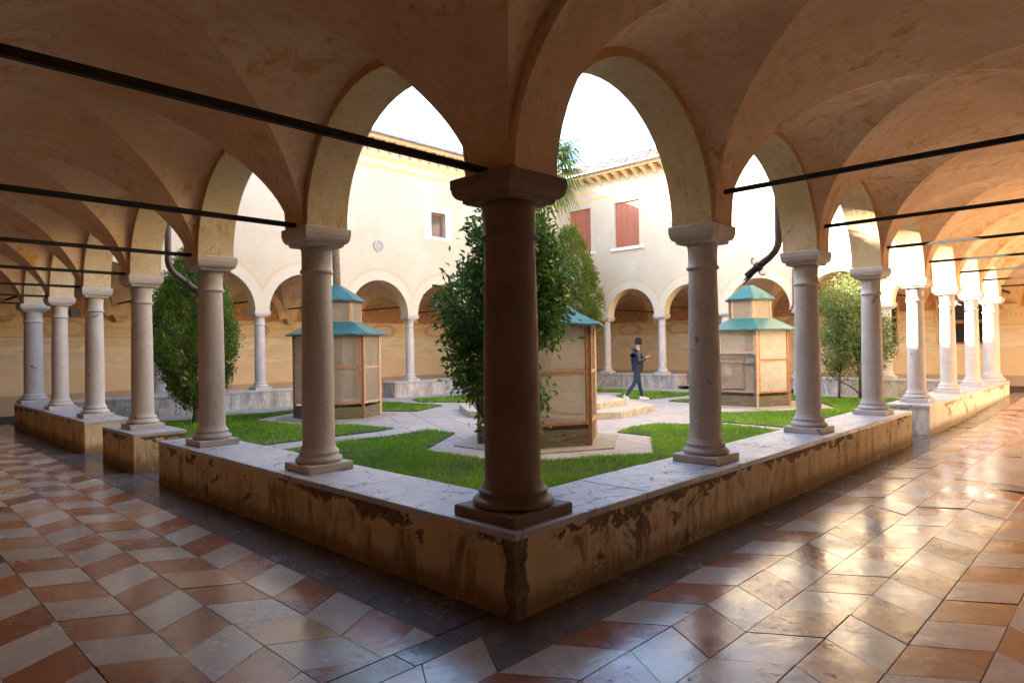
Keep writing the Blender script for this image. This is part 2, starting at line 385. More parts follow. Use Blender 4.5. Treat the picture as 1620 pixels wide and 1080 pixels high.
def coping_mat():
    t = NT('coping_marble', .4, .6)
    n1 = t.noise(2.5, 6, .6, .8); n2 = t.noise(18, 8, .75, .5, stretch=(1, 1, 1)); n3 = t.noise(6, 6, .7, .6)
    rnd = t.n('ShaderNodeObjectInfo').outputs['Random']
    c = t.mix(t.ramp(n1, [(.3, 0.), (.7, 1.)]), (.44, .42, .41), (.60, .57, .56))
    c = t.mix(t.m('MULTIPLY', rnd, .3), c, (.38, .36, .35))
    wv = t.noise(5, 3, .5, 0, col=True); vv = t.n('ShaderNodeVectorMath', operation='MULTIPLY_ADD')
    t.put(vv.inputs[0], wv); vv.inputs[1].default_value = (.28, .28, .28); t.put(vv.inputs[2], t.pos())
    ed = t.vor(1.9, 'DISTANCE_TO_EDGE', 'Distance', vec=vv.outputs[0])
    crack = t.m('MULTIPLY', t.ramp(ed, [(0., 1.), (.018, 0.)]), t.ramp(n3, [(.42, 0.), (.55, 1.)]))
    pits = t.m('MULTIPLY', t.ramp(n2, [(.58, 0.), (.66, 1.)]), t.ramp(n3, [(.40, 0.), (.58, 1.)]))
    c = t.mix(t.m('MULTIPLY', crack, .85), c, (.12, .10, .09)); c = t.mix(t.m('MULTIPLY', pits, .7), c, (.17, .15, .14))
    c = t.mix(t.m('MULTIPLY', t.ramp(n1, [(.55, 0.), (.68, .5)]), 1.), c, (.27, .25, .25))
    t.bump(t.m('SUBTRACT', t.m('MULTIPLY', n2, .25), t.m('ADD', t.m('MULTIPLY', pits, .6), crack)), .8, .012)
    return t.out(c, t.ramp(n3, [(.3, .28), (.7, .6)]))
M_COPE = coping_mat()
M_MORTAR = simple('dark_mortar', (.05, .038, .03), .95)
M_PAVE = NT('court_paving', .85, .3)
_n = M_PAVE.noise(3, 6, .6, .4); _m = M_PAVE.noise(20, 6, .7); _r = M_PAVE.n('ShaderNodeObjectInfo').outputs['Random']
_c = M_PAVE.mix(M_PAVE.ramp(_n, [(.3, 0.), (.7, 1.)]), (.34, .30, .28), (.42, .38, .355))
_c = M_PAVE.mix(M_PAVE.m('MULTIPLY', _r, .3), _c, (.27, .235, .21))
_c = M_PAVE.mix(M_PAVE.m('MULTIPLY', M_PAVE.ramp(_m, [(.55, 0.), (.75, 1.)]), .4), _c, (.20, .18, .15))
M_PAVE.bump(_m, .3, .004); M_PAVE = M_PAVE.out(_c)
M_IRON = simple('black_iron', (.018, .014, .012), .75, .3, 20)
M_PIPE = simple('brown_copper_pipe', (.085, .055, .05), .45, .35, 9, metal=.3)
M_WOOD = simple('orange_wood', (.36, .17, .075), .65, .3, 14)
M_WOODP = simple('pale_wood', (.50, .32, .20), .7, .2, 14)
M_BOARD = NT('weathered_board', .85, .2)
_n = M_BOARD.noise(5, 7, .7, .5, stretch=(1, 1, 9)); _m = M_BOARD.noise(2.5, 5)
_c = M_BOARD.mix(M_BOARD.ramp(_n, [(.35, 0.), (.65, 1.)]), (.085, .06, .045), (.24, .20, .155))
_c = M_BOARD.mix(M_BOARD.ramp(_m, [(.5, 0.), (.62, .6)]), _c, (.13, .13, .03))
M_BOARD.bump(_n, .5, .006); M_BOARD = M_BOARD.out(_c)
M_TEAL = simple('teal_painted_metal', (.022, .108, .10), .45, .18, 3, .1)
M_WHITE = simple('white_plaster', (.78, .74, .68), .85, .06, 6)
M_SHUT = simple('red_brown_paint', (.38, .115, .06), .55, .1, 3)
M_GUT = simple('grey_zinc', (.30, .29, .32), .45, .15, 5, metal=.4)
M_TILE = simple('terracotta_roof', (.40, .25, .20), .85, .45, 5)
M_BRKT = simple('ochre_bracket', (.62, .45, .25), .85, .2, 6)
M_TRUNK = simple('bark', (.13, .095, .065), .9, .4, 18, .8)
M_PALMT = simple('palm_trunk', (.17, .12, .085), .9, .45, 26, .8)
M_STEP = simple('limestone_step', (.42, .37, .29), .85, .25, 9, .4)
M_BLACK = simple('black_plastic', (.015, .015, .017), .4, .2)
M_CAMW = simple('white_plastic', (.7, .7, .7), .4, .05)
M_SOIL = simple('lawn_soil', (.035, .05, .012), .95, .4, 12)
M_GLASS = NT('window_glass', .03, .5)
M_GLASS.b.inputs['Base Color'].default_value = (.10, .09, .08, 1); M_GLASS = M_GLASS.mat
M_GLASSD = NT('dark_glass', .08, .5); M_GLASSD.b.inputs['Base Color'].default_value = (.035, .028, .03, 1); M_GLASSD = M_GLASSD.mat

# translucent corrugated sheet and wire netting of the aviaries
def sheet_mat(name, tint, alpha, wire):
    t = NT(name, .14, .6); x, y, z = t.sep(t.obj())
    n = t.noise(4, 6, .7, .8); h = t.m('ADD', x, y)
    rib = t.m('FRACT', t.m('MULTIPLY', z, 26.))
    c = t.mix(t.ramp(n, [(.35, 0.), (.7, 1.)]), tint, tuple(q*.72 for q in tint))
    al = t.m('ADD', alpha, t.m('MULTIPLY', t.m('SUBTRACT', n, .5), .3), clamp=True)
    if wire:
        g = t.m('MAXIMUM', t.m('LESS_THAN', t.m('FRACT', t.m('MULTIPLY', z, 24.)), .14), t.m('LESS_THAN', t.m('FRACT', t.m('MULTIPLY', t.m('ADD', x, t.m('MULTIPLY', y, .6)), 20.)), .14))
        c = t.mix(t.m('MULTIPLY', g, .6), c, (.24, .20, .16)); al = t.m('MAXIMUM', al, g)
    else:
        c = t.mix(t.m('MULTIPLY', t.m('LESS_THAN', rib, .25), .35), c, (.25, .2, .15))
    t.put(t.b.inputs['Alpha'], al); t.bump(t.noise(5, 5, .6, .8), .5, .05)
    t.b.inputs['Transmission Weight'].default_value = 0
    tr = t.n('ShaderNodeBsdfTranslucent'); t.put(tr.inputs[0], c)
    ms = t.n('ShaderNodeMixShader'); ms.inputs[0].default_value = .42
    tp = t.n('ShaderNodeBsdfTransparent'); m2 = t.n('ShaderNodeMixShader')
    out = t.t.nodes['Material Output']
    t.b.inputs['Alpha'].default_value = 1
    for l in list(t.b.inputs['Alpha'].links): t.t.links.remove(l)
    t.t.links.new(t.b.outputs[0], ms.inputs[1]); t.t.links.new(tr.outputs[0], ms.inputs[2])
    t.put(m2.inputs[0], al); t.t.links.new(tp.outputs[0], m2.inputs[1]); t.t.links.new(ms.outputs[0], m2.inputs[2])
    t.t.links.new(m2.outputs[0], out.inputs['Surface'])
    t.out(c); return t.mat
M_SHEET = sheet_mat('cloudy_plastic_sheet', (.60, .51, .41), .72, False)
M_NET = sheet_mat('wire_netting_sheet', (.72, .65, .55), .74, True)

M_SHINY = sheet_mat('shiny_plastic_sheet', (.80, .73, .62), .97, False)  # pale tint carries the panel's bright reflection, on top of real gloss
M_NETD = sheet_mat('door_netting', (.62, .55, .45), .30, True)
for _m in (M_SHINY,): _m.node_tree.nodes['Principled BSDF'].inputs['Roughness'].default_value = .07

def leaf_mat(name, dark, light, trans=.35, rough=.45):
    t = NT(name, rough, .4)
    rnd = t.n('ShaderNodeAttribute', attribute_name='rnd', attribute_type='GEOMETRY').outputs['Fac']
    r2_ = t.n('ShaderNodeObjectInfo').outputs['Random']
    n = t.m('ADD', rnd, t.m('MULTIPLY', r2_, .0))
    c = t.mix(t.ramp(n, [(0., 0.), (1., 1.)]), dark, light)
    tr = t.n('ShaderNodeBsdfTranslucent'); t.put(tr.inputs[0], t.mix(.5, c, light))
    ms = t.n('ShaderNodeMixShader'); ms.inputs[0].default_value = trans
    t.t.links.new(t.b.outputs[0], ms.inputs[1]); t.t.links.new(tr.outputs[0], ms.inputs[2])
    t.t.links.new(ms.outputs[0], t.t.nodes['Material Output'].inputs['Surface'])
    return t.out(c)
M_LBUSH = leaf_mat('bush_leaves', (.018, .055, .010), (.13, .24, .035), .4, .35)
M_LCYP = leaf_mat('cypress_leaves', (.03, .075, .012), (.23, .35, .05), .35, .6)
M_LTHU = leaf_mat('thuja_leaves', (.06, .11, .015), (.20, .24, .03), .3, .6)
M_LTREE = leaf_mat('laurel_leaves', (.06, .11, .025), (.20, .27, .09), .35, .35)
M_LPALM = leaf_mat('palm_fronds', (.035, .09, .02), (.17, .26, .08), .3, .5)
M_GRASS = leaf_mat('grass_blades', (.06, .17, .010), (.27, .48, .035), .4, .5)

# ------------------------------------------------------------------ ground and courtyard
mb = MB(); mb.box(-150, 150, -150, 150, -.6, -.08); mb.build('ground', simple('earth', (.10, .09, .07), .95), kind='structure')

def fz(x):                        # the far end of the right walk rises a little
    t = max(0.0, x - 12.0); return .021 * t if t < 1 else .021 * t

court = empty('courtyard_paving', (0, 0, 0), kind='structure')
mb = MB(); mb.box(-.4, XR+.4, -.4, YL+.4, -.08, -.012); mb.build('bedding', M_MORTAR, court)

# lawns (plan outlines)
LAWN = [
 [(.35,.35),(.35,6.95),(4.86,6.95),(4.93,6.28),(3.33,5.15),(3.3,3.3),(5.23,2.23),(6.82,3.26),(6.86,4.0),(7.65,4.2),(8.25,4.14),(9.12,3.11),(8.78,1.94),(8.8,.35)],
 [(.35,7.72),(4.3,7.72),(4.68,7.85),(4.46,8.95),(3.64,10.2),(3.56,11.1),(3.67,11.85),(5.15,12.7),(6.5,12.1),(6.65,11.0),(7.1,10.25),(8.51,10.94),(8.3,13.2),(.35,13.05)],
 [(8.95,12.5),(9.9,10.7),(11.3,11.2),(11.7,12.0),(13.5,12.9),(16.2,12.2),(16.3,13.4),(9.3,13.35)],
 [(16.3,11.6),(16.3,7.6),(15.3,7.25),(13.4,7.5),(13.45,8.75),(15.3,9.6),(15.0,11.3)],
 [(9.45,.35),(9.35,2.1),(9.45,3.3),(11.1,4.12),(11.75,3.35),(13.55,2.38),(15.3,3.45),(15.3,5.5),(13.6,6.3),(13.1,6.0),(13.1,6.65),(16.9,6.65),(16.9,.35)],
]
def inside(poly, x, y):
    c = np.zeros(len(x), bool); n = len(poly)
    for i in range(n):
        x0, y0 = poly[i]; x1, y1 = poly[(i+1) % n]
        k = ((y0 > y) != (y1 > y)) & (x < (x1-x0)*(y-y0)/((y1-y0) if abs(y1-y0) > 1e-9 else 1e-9)+x0); c ^= k
    return c
CX, CY = CAM.x, CAM.y
lawn_labels = ['near lawn behind the dark corner column, largest strip of grass', 'lawn around the tall dark cypress by the far low wall',
               'thin strip of grass before the far low wall, between the paths', 'small lawn behind the walking man', 'lawn under the leafy twin-trunk tree']
for li, P in enumerate(LAWN):
    bm = bmesh.new(); vs = [bm.verts.new((x, y, .016)) for x, y in P]; f = bm.faces.new(vs)
    r_ = bmesh.ops.extrude_face_region(bm, geom=[f]); 
    for v in [g for g in r_['geom'] if isinstance(g, bmesh.types.BMVert)]: v.co.z = -.011
    bmesh.ops.triangulate(bm, faces=bm.faces[:]); me = bpy.data.meshes.new('lawn'); bm.to_mesh(me); bm.free(); me.materials.append(M_SOIL)
    lawn = link('lawn', me); tag(lawn, lawn_labels[li], 'lawn', kind='stuff')
    xs = [p[0] for p in P]; ys = [p[1] for p in P]
    area = (max(xs)-min(xs))*(max(ys)-min(ys)); N = int(area*2600)
    x = nrg.uniform(min(xs)-.03, max(xs)+.03, N); y = nrg.uniform(min(ys)-.03, max(ys)+.03, N)
    dep = (x-CX)*fw.x + (y-CY)*fw.y; lat = (x-CX)*rt.x + (y-CY)*rt.y
    keep = nrg.uniform(0, 1, N) < np.clip((8.0/np.maximum(dep, 3))**1.1, .12, 1)
    keep &= inside(P, x + nrg.normal(0, .012, N), y + nrg.normal(0, .012, N)) & (np.abs(lat) < dep*.86+.6)
    x, y, dep = x[keep], y[keep], dep[keep]; n = len(x)
    h = nrg.uniform(.022, .062, n) * (1 + .5*np.sin(x*3.1+np.cos(y*2.3))*np.cos(y*2.7)); wd = nrg.uniform(.003, .0055, n) * np.clip(dep/6, 1, 3)
    an = nrg.uniform(0, 6.283, n); lx = nrg.normal(0, .6, n)*h; ly = nrg.normal(0, .6, n)*h
    c, s = np.cos(an)*wd, np.sin(an)*wd; z0 = np.full(n, .012)
    V = np.stack([np.stack([x-c, y-s, z0], 1), np.stack([x+c, y+s, z0], 1), np.stack([x+lx, y+ly, z0+h], 1)], 1).reshape(-1, 3)
    tone = np.clip(.5 + .3*np.sin(x*1.7+1)*np.cos(y*1.3) + .15*np.sin(x*6.1)*np.sin(y*7.3) + nrg.normal(0, .28, n), 0, 1)
    me = np_mesh('grass_blades', V, np.arange(n*3).reshape(-1, 3), M_GRASS, tone)
    link('blades', me, lawn, kind='stuff')

fl = MB()
for _ in range(260):
    P = LAWN[rng.choice((0, 0, 0, 1, 4))]; x = rng.uniform(.4, 12); y = rng.uniform(.4, 12)
    if not inside(P, np.array([x]), np.array([y]))[0]: continue
    a = rng.uniform(0, 6.28); l_ = rng.uniform(.02, .045); z = rng.uniform(.03, .06); c_, s_ = math.cos(a), math.sin(a)
    fl.add([(x-l_*c_, y-l_*s_, z), (x+.4*l_*s_, y-.4*l_*c_, z+.006), (x+l_*c_, y+l_*s_, z-.004), (x-.4*l_*s_, y+.4*l_*c_, z+.008)], [(0,1,2,3)])
o_ = fl.build('fallen_leaves', simple('dry_leaf', (.30, .16, .06), .8, .5, 5)); tag(o_, 'brown fallen leaves scattered over the grass', 'leaves', kind='stuff')

# courtyard slabs, laid askew
ANG = R(-26.8); ca, sa = math.cos(ANG), math.sin(ANG)
bm_ = MB(); sw, sl = .62, .92
def slabmesh(w_, l_, name, mat, t=.03, bev=.006):
    b = MB(); rows = [[(-w_/2,-l_/2,-t),(w_/2,-l_/2,-t),(w_/2,l_/2,-t),(-w_/2,l_/2,-t)],
                      [(-w_/2,-l_/2,-bev),(w_/2,-l_/2,-bev),(w_/2,l_/2,-bev),(-w_/2,l_/2,-bev)],
                      [(-w_/2+bev,-l_/2+bev,0),(w_/2-bev,-l_/2+bev,0),(w_/2-bev,l_/2-bev,0),(-w_/2+bev,l_/2-bev,0)]]
    b.grid(rows, 0, False, True); b.f.append((8,9,10,11)); b.m.append(0); b.sm.append(False)
    return b.mesh(name, mat)
SLM = slabmesh(sw-.008, sl-.008, 'slab', M_PAVE, .02, .004)
cnt = 0
for i in range(-40, 45):
    for j in range(-25, 30):
        lx, ly = i*sw, (j + (.5 if i % 2 else 0))*sl
        x, y = 9.3 + lx*ca - ly*sa, 7.5 + lx*sa + ly*ca
        if not (.55 < x < XR-.5 and .55 < y < YL-.5): continue
        pts = [(x + p*ca - q*sa, y + p*sa + q*ca) for p in (-sw/2, 0, sw/2) for q in (-sl/2, 0, sl/2)]
        px = np.array([p[0] for p in pts]); py = np.array([p[1] for p in pts])
        if any(inside(P, px, py).all() for P in LAWN): continue
        dp = (x-CX)*fw.x + (y-CY)*fw.y
        if abs((x-CX)*rt.x + (y-CY)*rt.y) > dp*.85+1: continue
        if cnt >= 300: continue
        link('slab', SLM, court, loc=(x, y, nrg.normal(0, .0012)), rot=(0, 0, ANG)); cnt += 1
mb = MB()
for (a, b, c, d) in ((.3, XR-.3, .32, .5), (.3, XR-.3, YL-1.1, YL-.3), (.32, .5, .5, YL-1.1), (XR-1.1, XR-.3, .5, YL-1.1)):
    n = max(1, int((b-a)/.9)) if b-a > d-c else 1; m_ = max(1, int((d-c)/.9)) if d-c > b-a else 1
    for i in range(n):
        for j in range(m_):
            mb.box(a+(b-a)*i/n+.004, a+(b-a)*(i+1)/n-.004, c+(d-c)*j/m_+.004, c+(d-c)*(j+1)/m_-.004, -.02, .003)
mb.build('apron', M_PAVE, court, kind='stuff')

# ------------------------------------------------------------------ walkway floors
fl_r = empty('walkway_floor', (0, 0, 0), kind='structure'); fl_l = empty('walkway_floor', (0, 0, 0), kind='structure')
def ramp_sheet(x0, x1, y0, y1, mat, name, parent, dz):
    b = MB(); xs = [x0] + [q for q in (12, 13, 22) if x0 < q < x1] + [x1]
    rows = [[(x, y0, fz(x)+dz) for x in xs], [(x, y1, fz(x)+dz) for x in xs]]; b.grid(rows, 0, False)
    b.build(name, mat, parent)
ramp_sheet(-WK, XR+WK, -WK, .3, M_MORTAR, 'bedding', fl_r, -.012)
ramp_sheet(-WK, .3, .3, YL+WK, M_MORTAR, 'bedding', fl_l, -.012)
far_fl = empty('far_walkway_floor', kind='structure')
ramp_sheet(.3, XR+WK, YL-.3, YL+WK, M_PAVE, 'paving', far_fl, -.004)
ramp_sheet(XR-.3, XR+WK, .3, YL-.3, M_PAVE, 'paving', far_fl, -.004)

def tile_shape(pts, z=0.0, t=.02, bev=.002, gap=.0014, tilt=(0, 0), rampz=False):
    c = (sum(p[0] for p in pts)/4, sum(p[1] for p in pts)/4)
    def ins(d):
        out = []
        for i in range(4):
            p0, p1, p2 = Vector(pts[i-1]), Vector(pts[i]), Vector(pts[(i+1) % 4])
            a = (p0-p1).normalized(); b = (p2-p1).normalized(); s = abs(a.x*b.y-a.y*b.x)
            out.append(p1 + (a+b)*(d/max(s, .2)))
        return out
    o, i = ins(gap), ins(gap+bev)
    zz = lambda p: z + tilt[0]*(p[0]-c[0]) + tilt[1]*(p[1]-c[1]) + (fz(p[0]) if rampz else 0)
    return [(p[0], p[1], zz(p)-t) for p in o] + [(p[0], p[1], zz(p)-bev) for p in o] + [(p[0], p[1], zz(p)) for p in i], c
TF = [(0,1,5,4),(1,2,6,5),(2,3,7,6),(3,0,4,7),(4,5,9,8),(5,6,10,9),(6,7,11,10),(7,4,8,11),(8,9,10,11)]

def lay(parent, tiles, shared):
    """tiles: (pts, kind, family); the 300 that show largest are parts, the rest one stuff part."""
    def score(t):
        cx = sum(p[0] for p in t[0])/4; cy_ = sum(p[1] for p in t[0])/4
        dp = (cx-CX)*fw.x + (cy_-CY)*fw.y; la = (cx-CX)*rt.x + (cy_-CY)*rt.y
        vis = dp > 1.2 and abs(la) < dp*.80+.35 and 1.6/max(dp, .1) < .56
        return dp if vis else 1000 + abs(dp) + abs(la)
    tiles.sort(key=score)
    near, far = tiles[:300], tiles[300:]
    mats = {'w': M_W, 'r': M_RD, 'o': M_OC, 'g': M_G}
    for pts, kd, fam in near:
        tl = (rng.gauss(0, .0032), rng.gauss(0, .0032))
        if fam is not None:
            if (fam, kd) not in shared:
                x0, y0 = pts[0]
                vs, _ = tile_shape([(p[0]-x0, p[1]-y0) for p in pts])
                b = MB(); b.add(vs, TF); me = b.mesh('tile', mats[kd]); shared[(fam, kd)] = me
            link('tile', shared[(fam, kd)], parent, loc=(pts[0][0], pts[0][1], fz(pts[0][0]) + rng.gauss(0, .0007)), rot=(tl[0], tl[1], rng.gauss(0, .002)))
        else:
            vs, _ = tile_shape(pts, 0, tilt=tl, rampz=True); b = MB(); b.add(vs, TF); b.build('slab' if kd == 'g' else 'tile', mats[kd], parent)
    V, F, A, MI = [], [], [], []
    order = ['w', 'r', 'o', 'g']
    for pts, kd, fam in far:
        vs, _ = tile_shape(pts, rng.gauss(0, .0007), tilt=(rng.gauss(0, .004), rng.gauss(0, .004)), rampz=True)
        b = len(V); V += vs; r_ = rng.random()
        for f in TF: F.append(tuple(b+q for q in f)); A.append(r_); MI.append(order.index(kd))
    if V:
        me = np_mesh('far_tiles', V, F, [M_Wa, M_RDa, M_OCa, M_Ga], A); me.polygons.foreach_set('material_index', MI)
        link('far_tiles', me, parent, kind='stuff')

def tile_kind(red, x, y, rt_side):
    if not red: return 'w' if rng.random() > .04 else 'o'
    p = .10 if not rt_side else (.25 + min(.6, max(0, x-1.5)*.10))
    return 'o' if rng.random() < p else 'r'
tiles = []; PX = .416
for j in range(0, 9):
    y0, y1 = -.325-.3465*j, -.325-.3465*(j+1); 
    p0, p1 = (.23, .015) if j % 2 == 0 else (.015, .23)
    for k in range(-9, 54):
        a, b, c, d = p0+PX*k, p0+PX*(k+1), p1+PX*(k+1), p1+PX*k
        if j == 0 and a > -.7: continue
        if b > XR+WK-.02: continue
        mx = (a+b)/2; my = (y0+y1)/2
        if 5.8 < mx < 8.05 and j in (3, 4): continue
        kd = tile_kind((j+k) % 2 == 0, mx, my, True)
        fam = None if j == 0 and False else ('R', j % 2)
        tiles.append(([(a, y0), (d, y1), (c, y1), (b, y0)], kd, fam))
# dark border along the low wall
x = -.60; jit = -.21
while x < XR+.3:
    L_ = rng.uniform(.75, 1.05); nx = x + L_; nj = rng.uniform(-.25, .25) if x > 0 else .02
    tiles.append(([(x, -.325), (x+jit, -.6715), (nx+nj, -.6715), (nx, -.325)], 'g', None)); x, jit = nx, nj
# grave slab let into the floor
for (a, b) in ((5.9, 7.0), (7.0, 8.0)):
    tiles.append(([(a, -1.367), (a, -2.055), (b, -2.055), (b, -1.367)], 'w', None))
for q in range(2): tiles.append(([(8.575+.56*q, -.32), (8.575+.56*q, .33), (9.13+.56*q, .33), (9.13+.56*q, -.32)][::-1], 'g', None))
shared = {}
lay(fl_r, tiles, shared)
mb = MB(); mb.box(5.6, 8.25, -2.06, -1.362, -.01, -.0035); mb.build('slab', M_G, fl_r)
tiles = []; PY = .4135
for i in range(0, 8):
    x0, x1 = -.765-.35*i, -.765-.35*(i+1)
    p0, p1 = (.479, .275) if i % 2 == 0 else (.275, .479)
    for k in range(-2, 43):
        a, b, c, d = p0+PY*k, p0+PY*(k+1), p1+PY*(k+1), p1+PY*k
        if max(b, c) < -.1: continue
        red = (i+k) % 2 == 1
        if min(a, d) < -.13:
            a, b, c, d = (max(q, -.128) for q in (a, b, c, d))
            if abs(b-a) + abs(c-d) < .1: continue
            if abs(b-a) < .02: b = a + .02
            if abs(c-d) < .02: c = d + .02
            tiles.append(([(x0, a), (x0, b), (x1, c), (x1, d)], tile_kind(red, 0, 0, False), None)); continue
        tiles.append(([(x0, a), (x0, b), (x1, c), (x1, d)], tile_kind(red, 0, 0, False), ('L', i % 2)))
y = -.12; jit = -.0
while y < YL+.3:
    L_ = rng.uniform(.7, 1.0); ny = y + L_; nj = rng.uniform(-.2, .2)
    tiles.append(([(-.325, y), (-.325, ny), (-.765, ny+nj), (-.765, y+jit)], 'g', None)); y, jit = ny, nj
for (ya, yb) in ((5.72, 6.2), (6.2, 6.67), (8.14, 8.63), (8.63, 9.13)):
    tiles.append(([(.33, ya), (.33, yb), (-.32, yb), (-.32, ya)], 'g', None))
x = -.33
while x > -3.3:
    nx = x - rng.uniform(.5, .9); tiles.append(([(x, -.322), (x, -.132), (nx, -.132), (nx, -.322)], 'g', None)); x = nx
tiles = [(t[0] if t[2] else [t[0][0], t[0][1], t[0][2], t[0][3]], t[1], t[2]) for t in tiles]
lay(fl_l, tiles, shared)

# ------------------------------------------------------------------ wings of the cloister
def wob(p, amp=.010):
    n = mnoise.noise(Vector(p)*1.3)*amp + mnoise.noise(Vector(p)*4.1)*amp*.4
    return (p[0], p[1], p[2]+n)

class Wing:
    def __init__(s, name, fn, sp, n, label, fac, fres):
        s.F = fn; s.s = sp; s.n = n; s.L = sp*n; s.fac = fac; s.fres = fres; s.kind = 'R'
        s.o = empty(name, fn(s.L/2, 0, 0)); tag(s.o, label, 'building', 'cloister wings'); s.c = Vector(s.o.location)
    def loc(s, a, d, z, wb=False):
        p = s.F(a, d, z)
        if wb: p = wob(p)
        return (p[0]-s.c.x, p[1]-s.c.y, p[2]-s.c.z)
    def bx(s, b, a0, a1, d0, d1, z0, z1, m=0):
        c = [s.loc(a, d, z) for z in (z0, z1) for a, d in ((a0,d0),(a1,d0),(a1,d1),(a0,d1))]
        b.add(c, [(0,3,2,1),(4,5,6,7),(0,1,5,4),(1,2,6,5),(2,3,7,6),(3,0,4,7)], m)

ARC = 26
def arcade(W, z_top=3.98):
    b = MB(); ra = W.s/2-.2; rtv = W.s/2-.13
    for k in range(W.n):
        a0 = k*W.s; c = a0+W.s/2
        arc = [(c - ra*math.cos(math.pi*i/ARC), HC + ra*math.sin(math.pi*i/ARC)) for i in range(ARC+1)]
        for d, mi in ((-.2, 0), (.2, 2)):
            top = [(arc[i][0] if 0 < i < ARC else (a0 if i == 0 else a0+W.s), z_top) for i in range(ARC+1)]
            b.grid([[W.loc(p[0], d, p[1]) for p in arc], [W.loc(p[0], d, p[1]) for p in top]], mi, False)
            for e, q in ((0, a0), (ARC, a0+W.s)):
                b.add([W.loc(q, d, HC), W.loc(arc[e][0], d, HC), W.loc(q, d, z_top)], [(0,1,2)], mi)
        b.grid([[W.loc(p[0], -.2+.1*j, p[1], .0) for p in arc] for j in range(5)], 1, True)
    for k in range(W.n+1):   # pier undersides
        b.quad(*[W.loc(k*W.s+x, d, HC) for x, d in ((-.2,-.2),(.2,-.2),(.2,.2),(-.2,.2))], 1)
    return b.build('arcade_wall', [W.fac, M_SOFFIT, M_RIM], W.o)

def upper_wall(W, holes, z0=3.98, z1=EAVE, a0=None, a1=None):
    b = MB(); a0 = -.2 if a0 is None else a0; a1 = W.L+.2 if a1 is None else a1
    As = sorted({a0, a1, *[h[0] for h in holes], *[h[1] for h in holes]}); Zs = sorted({z0, z1, *[h[2] for h in holes], *[h[3] for h in holes]})
    for i in range(len(As)-1):
        for j in range(len(Zs)-1):
            am, zm = (As[i]+As[i+1])/2, (Zs[j]+Zs[j+1])/2
            if any(h[0] < am < h[1] and h[2] < zm < h[3] for h in holes): continue
            b.quad(W.loc(As[i],-.2,Zs[j]), W.loc(As[i+1],-.2,Zs[j]), W.loc(As[i+1],-.2,Zs[j+1]), W.loc(As[i],-.2,Zs[j+1]))
    for h in holes:
        for p, q in (((h[0],h[2]),(h[1],h[2])),((h[1],h[2]),(h[1],h[3])),((h[1],h[3]),(h[0],h[3])),((h[0],h[3]),(h[0],h[2]))):
            b.quad(W.loc(p[0],-.2,p[1]), W.loc(q[0],-.2,q[1]), W.loc(q[0],.02,q[1]), W.loc(p[0],.02,p[1]))
    return b.build('upper_wall', W.fac, W.o)

KB = .11
PROF = {'L': (1.19, 1.65), 'R': (1.31, 2.1)}
def G(kind, f):
    H, p = PROF[kind]; f = min(1.0, max(0.0, f)); return HC + H*max(0.0, 1-(1-f)**p)**(1/p)
def vault(W):
    b = MB(); hs = 1.6; dc = 1.8; ut = W.s/2-.13; NP = 24; kd = W.kind
    fr = [1-math.cos(math.pi/2*i/NP) for i in range(NP+1)]; e = W.s/2; rise = min(ut*1.0, PROF[kd][0]-.04)
    for k in range(W.n):
        c = (k+.5)*W.s
        for sg in (-1, 1):
            rows = []
            for v, f in [(hs*(1-f), f) for f in fr] + [(-hs*(1-f), f) for f in fr[-2::-1]]:
                g = ut*(1-f); z = G(kd, f)
                Dm = e-g; rows.append([W.loc(c+sg*(g+Dm*t/6), dc+v, z+KB*(Dm*t/6)*(1-(t/6)/2), True) for t in range(7)])
            b.grid(rows, 0, True)
            for side in (-1, 1):
                rows = []
                for f in fr:
                    u = ut*(1-f); v0 = hs*(1-f); zg = G(kd, f); zw = HC+rise*math.sqrt(max(0, 1-(u/ut)**2))
                    rows.append([W.loc(c+sg*u, dc+side*(v0+(hs-v0)*t/8), zg+(zw-zg)*(v0+(hs-v0)*t/8-v0)/max(hs-v0, 1e-6)*(1 if hs-v0 > 1e-6 else 0)+KB*((hs-v0)*t/8)*(1-t/8), True) for t in range(9)])
                b.grid(rows, 0, True)
    return b.build('vault', M_VAULT, W.o)

def corner_vault(W, a_c, other):
    """groin vault over a corner bay; its arms take the profiles of the two walks that meet in it"""
    b = MB(); hs = 1.6; NP = 22; fr = [1-math.cos(math.pi/2*i/NP) for i in range(NP+1)]
    ff = [(hs*(1-f), f) for f in fr] + [(-hs*(1-f), f) for f in fr[-2::-1]]
    for swap in (0, 1):
        kd = (W.kind, other)[swap]
        for sg in (-1, 1):
            rows = []
            for v, f in ff:
                g = abs(v); zo = G(kd, f); zg = (G(W.kind, f)+G(other, f))/2; r_ = []
                for t in range(9):
                    q = g+(hs-g)*t/8; w_ = (q-g)/max(hs-g, 1e-6) if hs-g > 1e-6 else 1; zz = zg+(zo-zg)*w_+KB*(hs-g)*w_*(1-w_); u = sg*q
                    p = (a_c+u, 1.8+v) if not swap else (a_c+v, 1.8+u)
                    r_.append(W.loc(p[0], p[1], zz, True))
                rows.append(r_)
            b.grid(rows, 0, True)
    sa = 1 if a_c < 0 else -1; edge = a_c + sa*1.6
    bl = lambda s_, f: KB*(s_/2-(s_/2-.13)*(1-f))/2
    b.grid([[W.loc(edge + sa*.2*t, 1.8+v, G(W.kind, f)+t*bl(W.s, f), True) for t in (0, .5, 1)] for v, f in ff], 0, True)
    b.grid([[W.loc(a_c+v, .2-.2*t, G(other, f)+t*bl(SL if W.s == SR else SR, f), True) for t in (0, .5, 1)] for v, f in ff], 0, True)
    return b.build('corner_vault', M_VAULT, W.o)

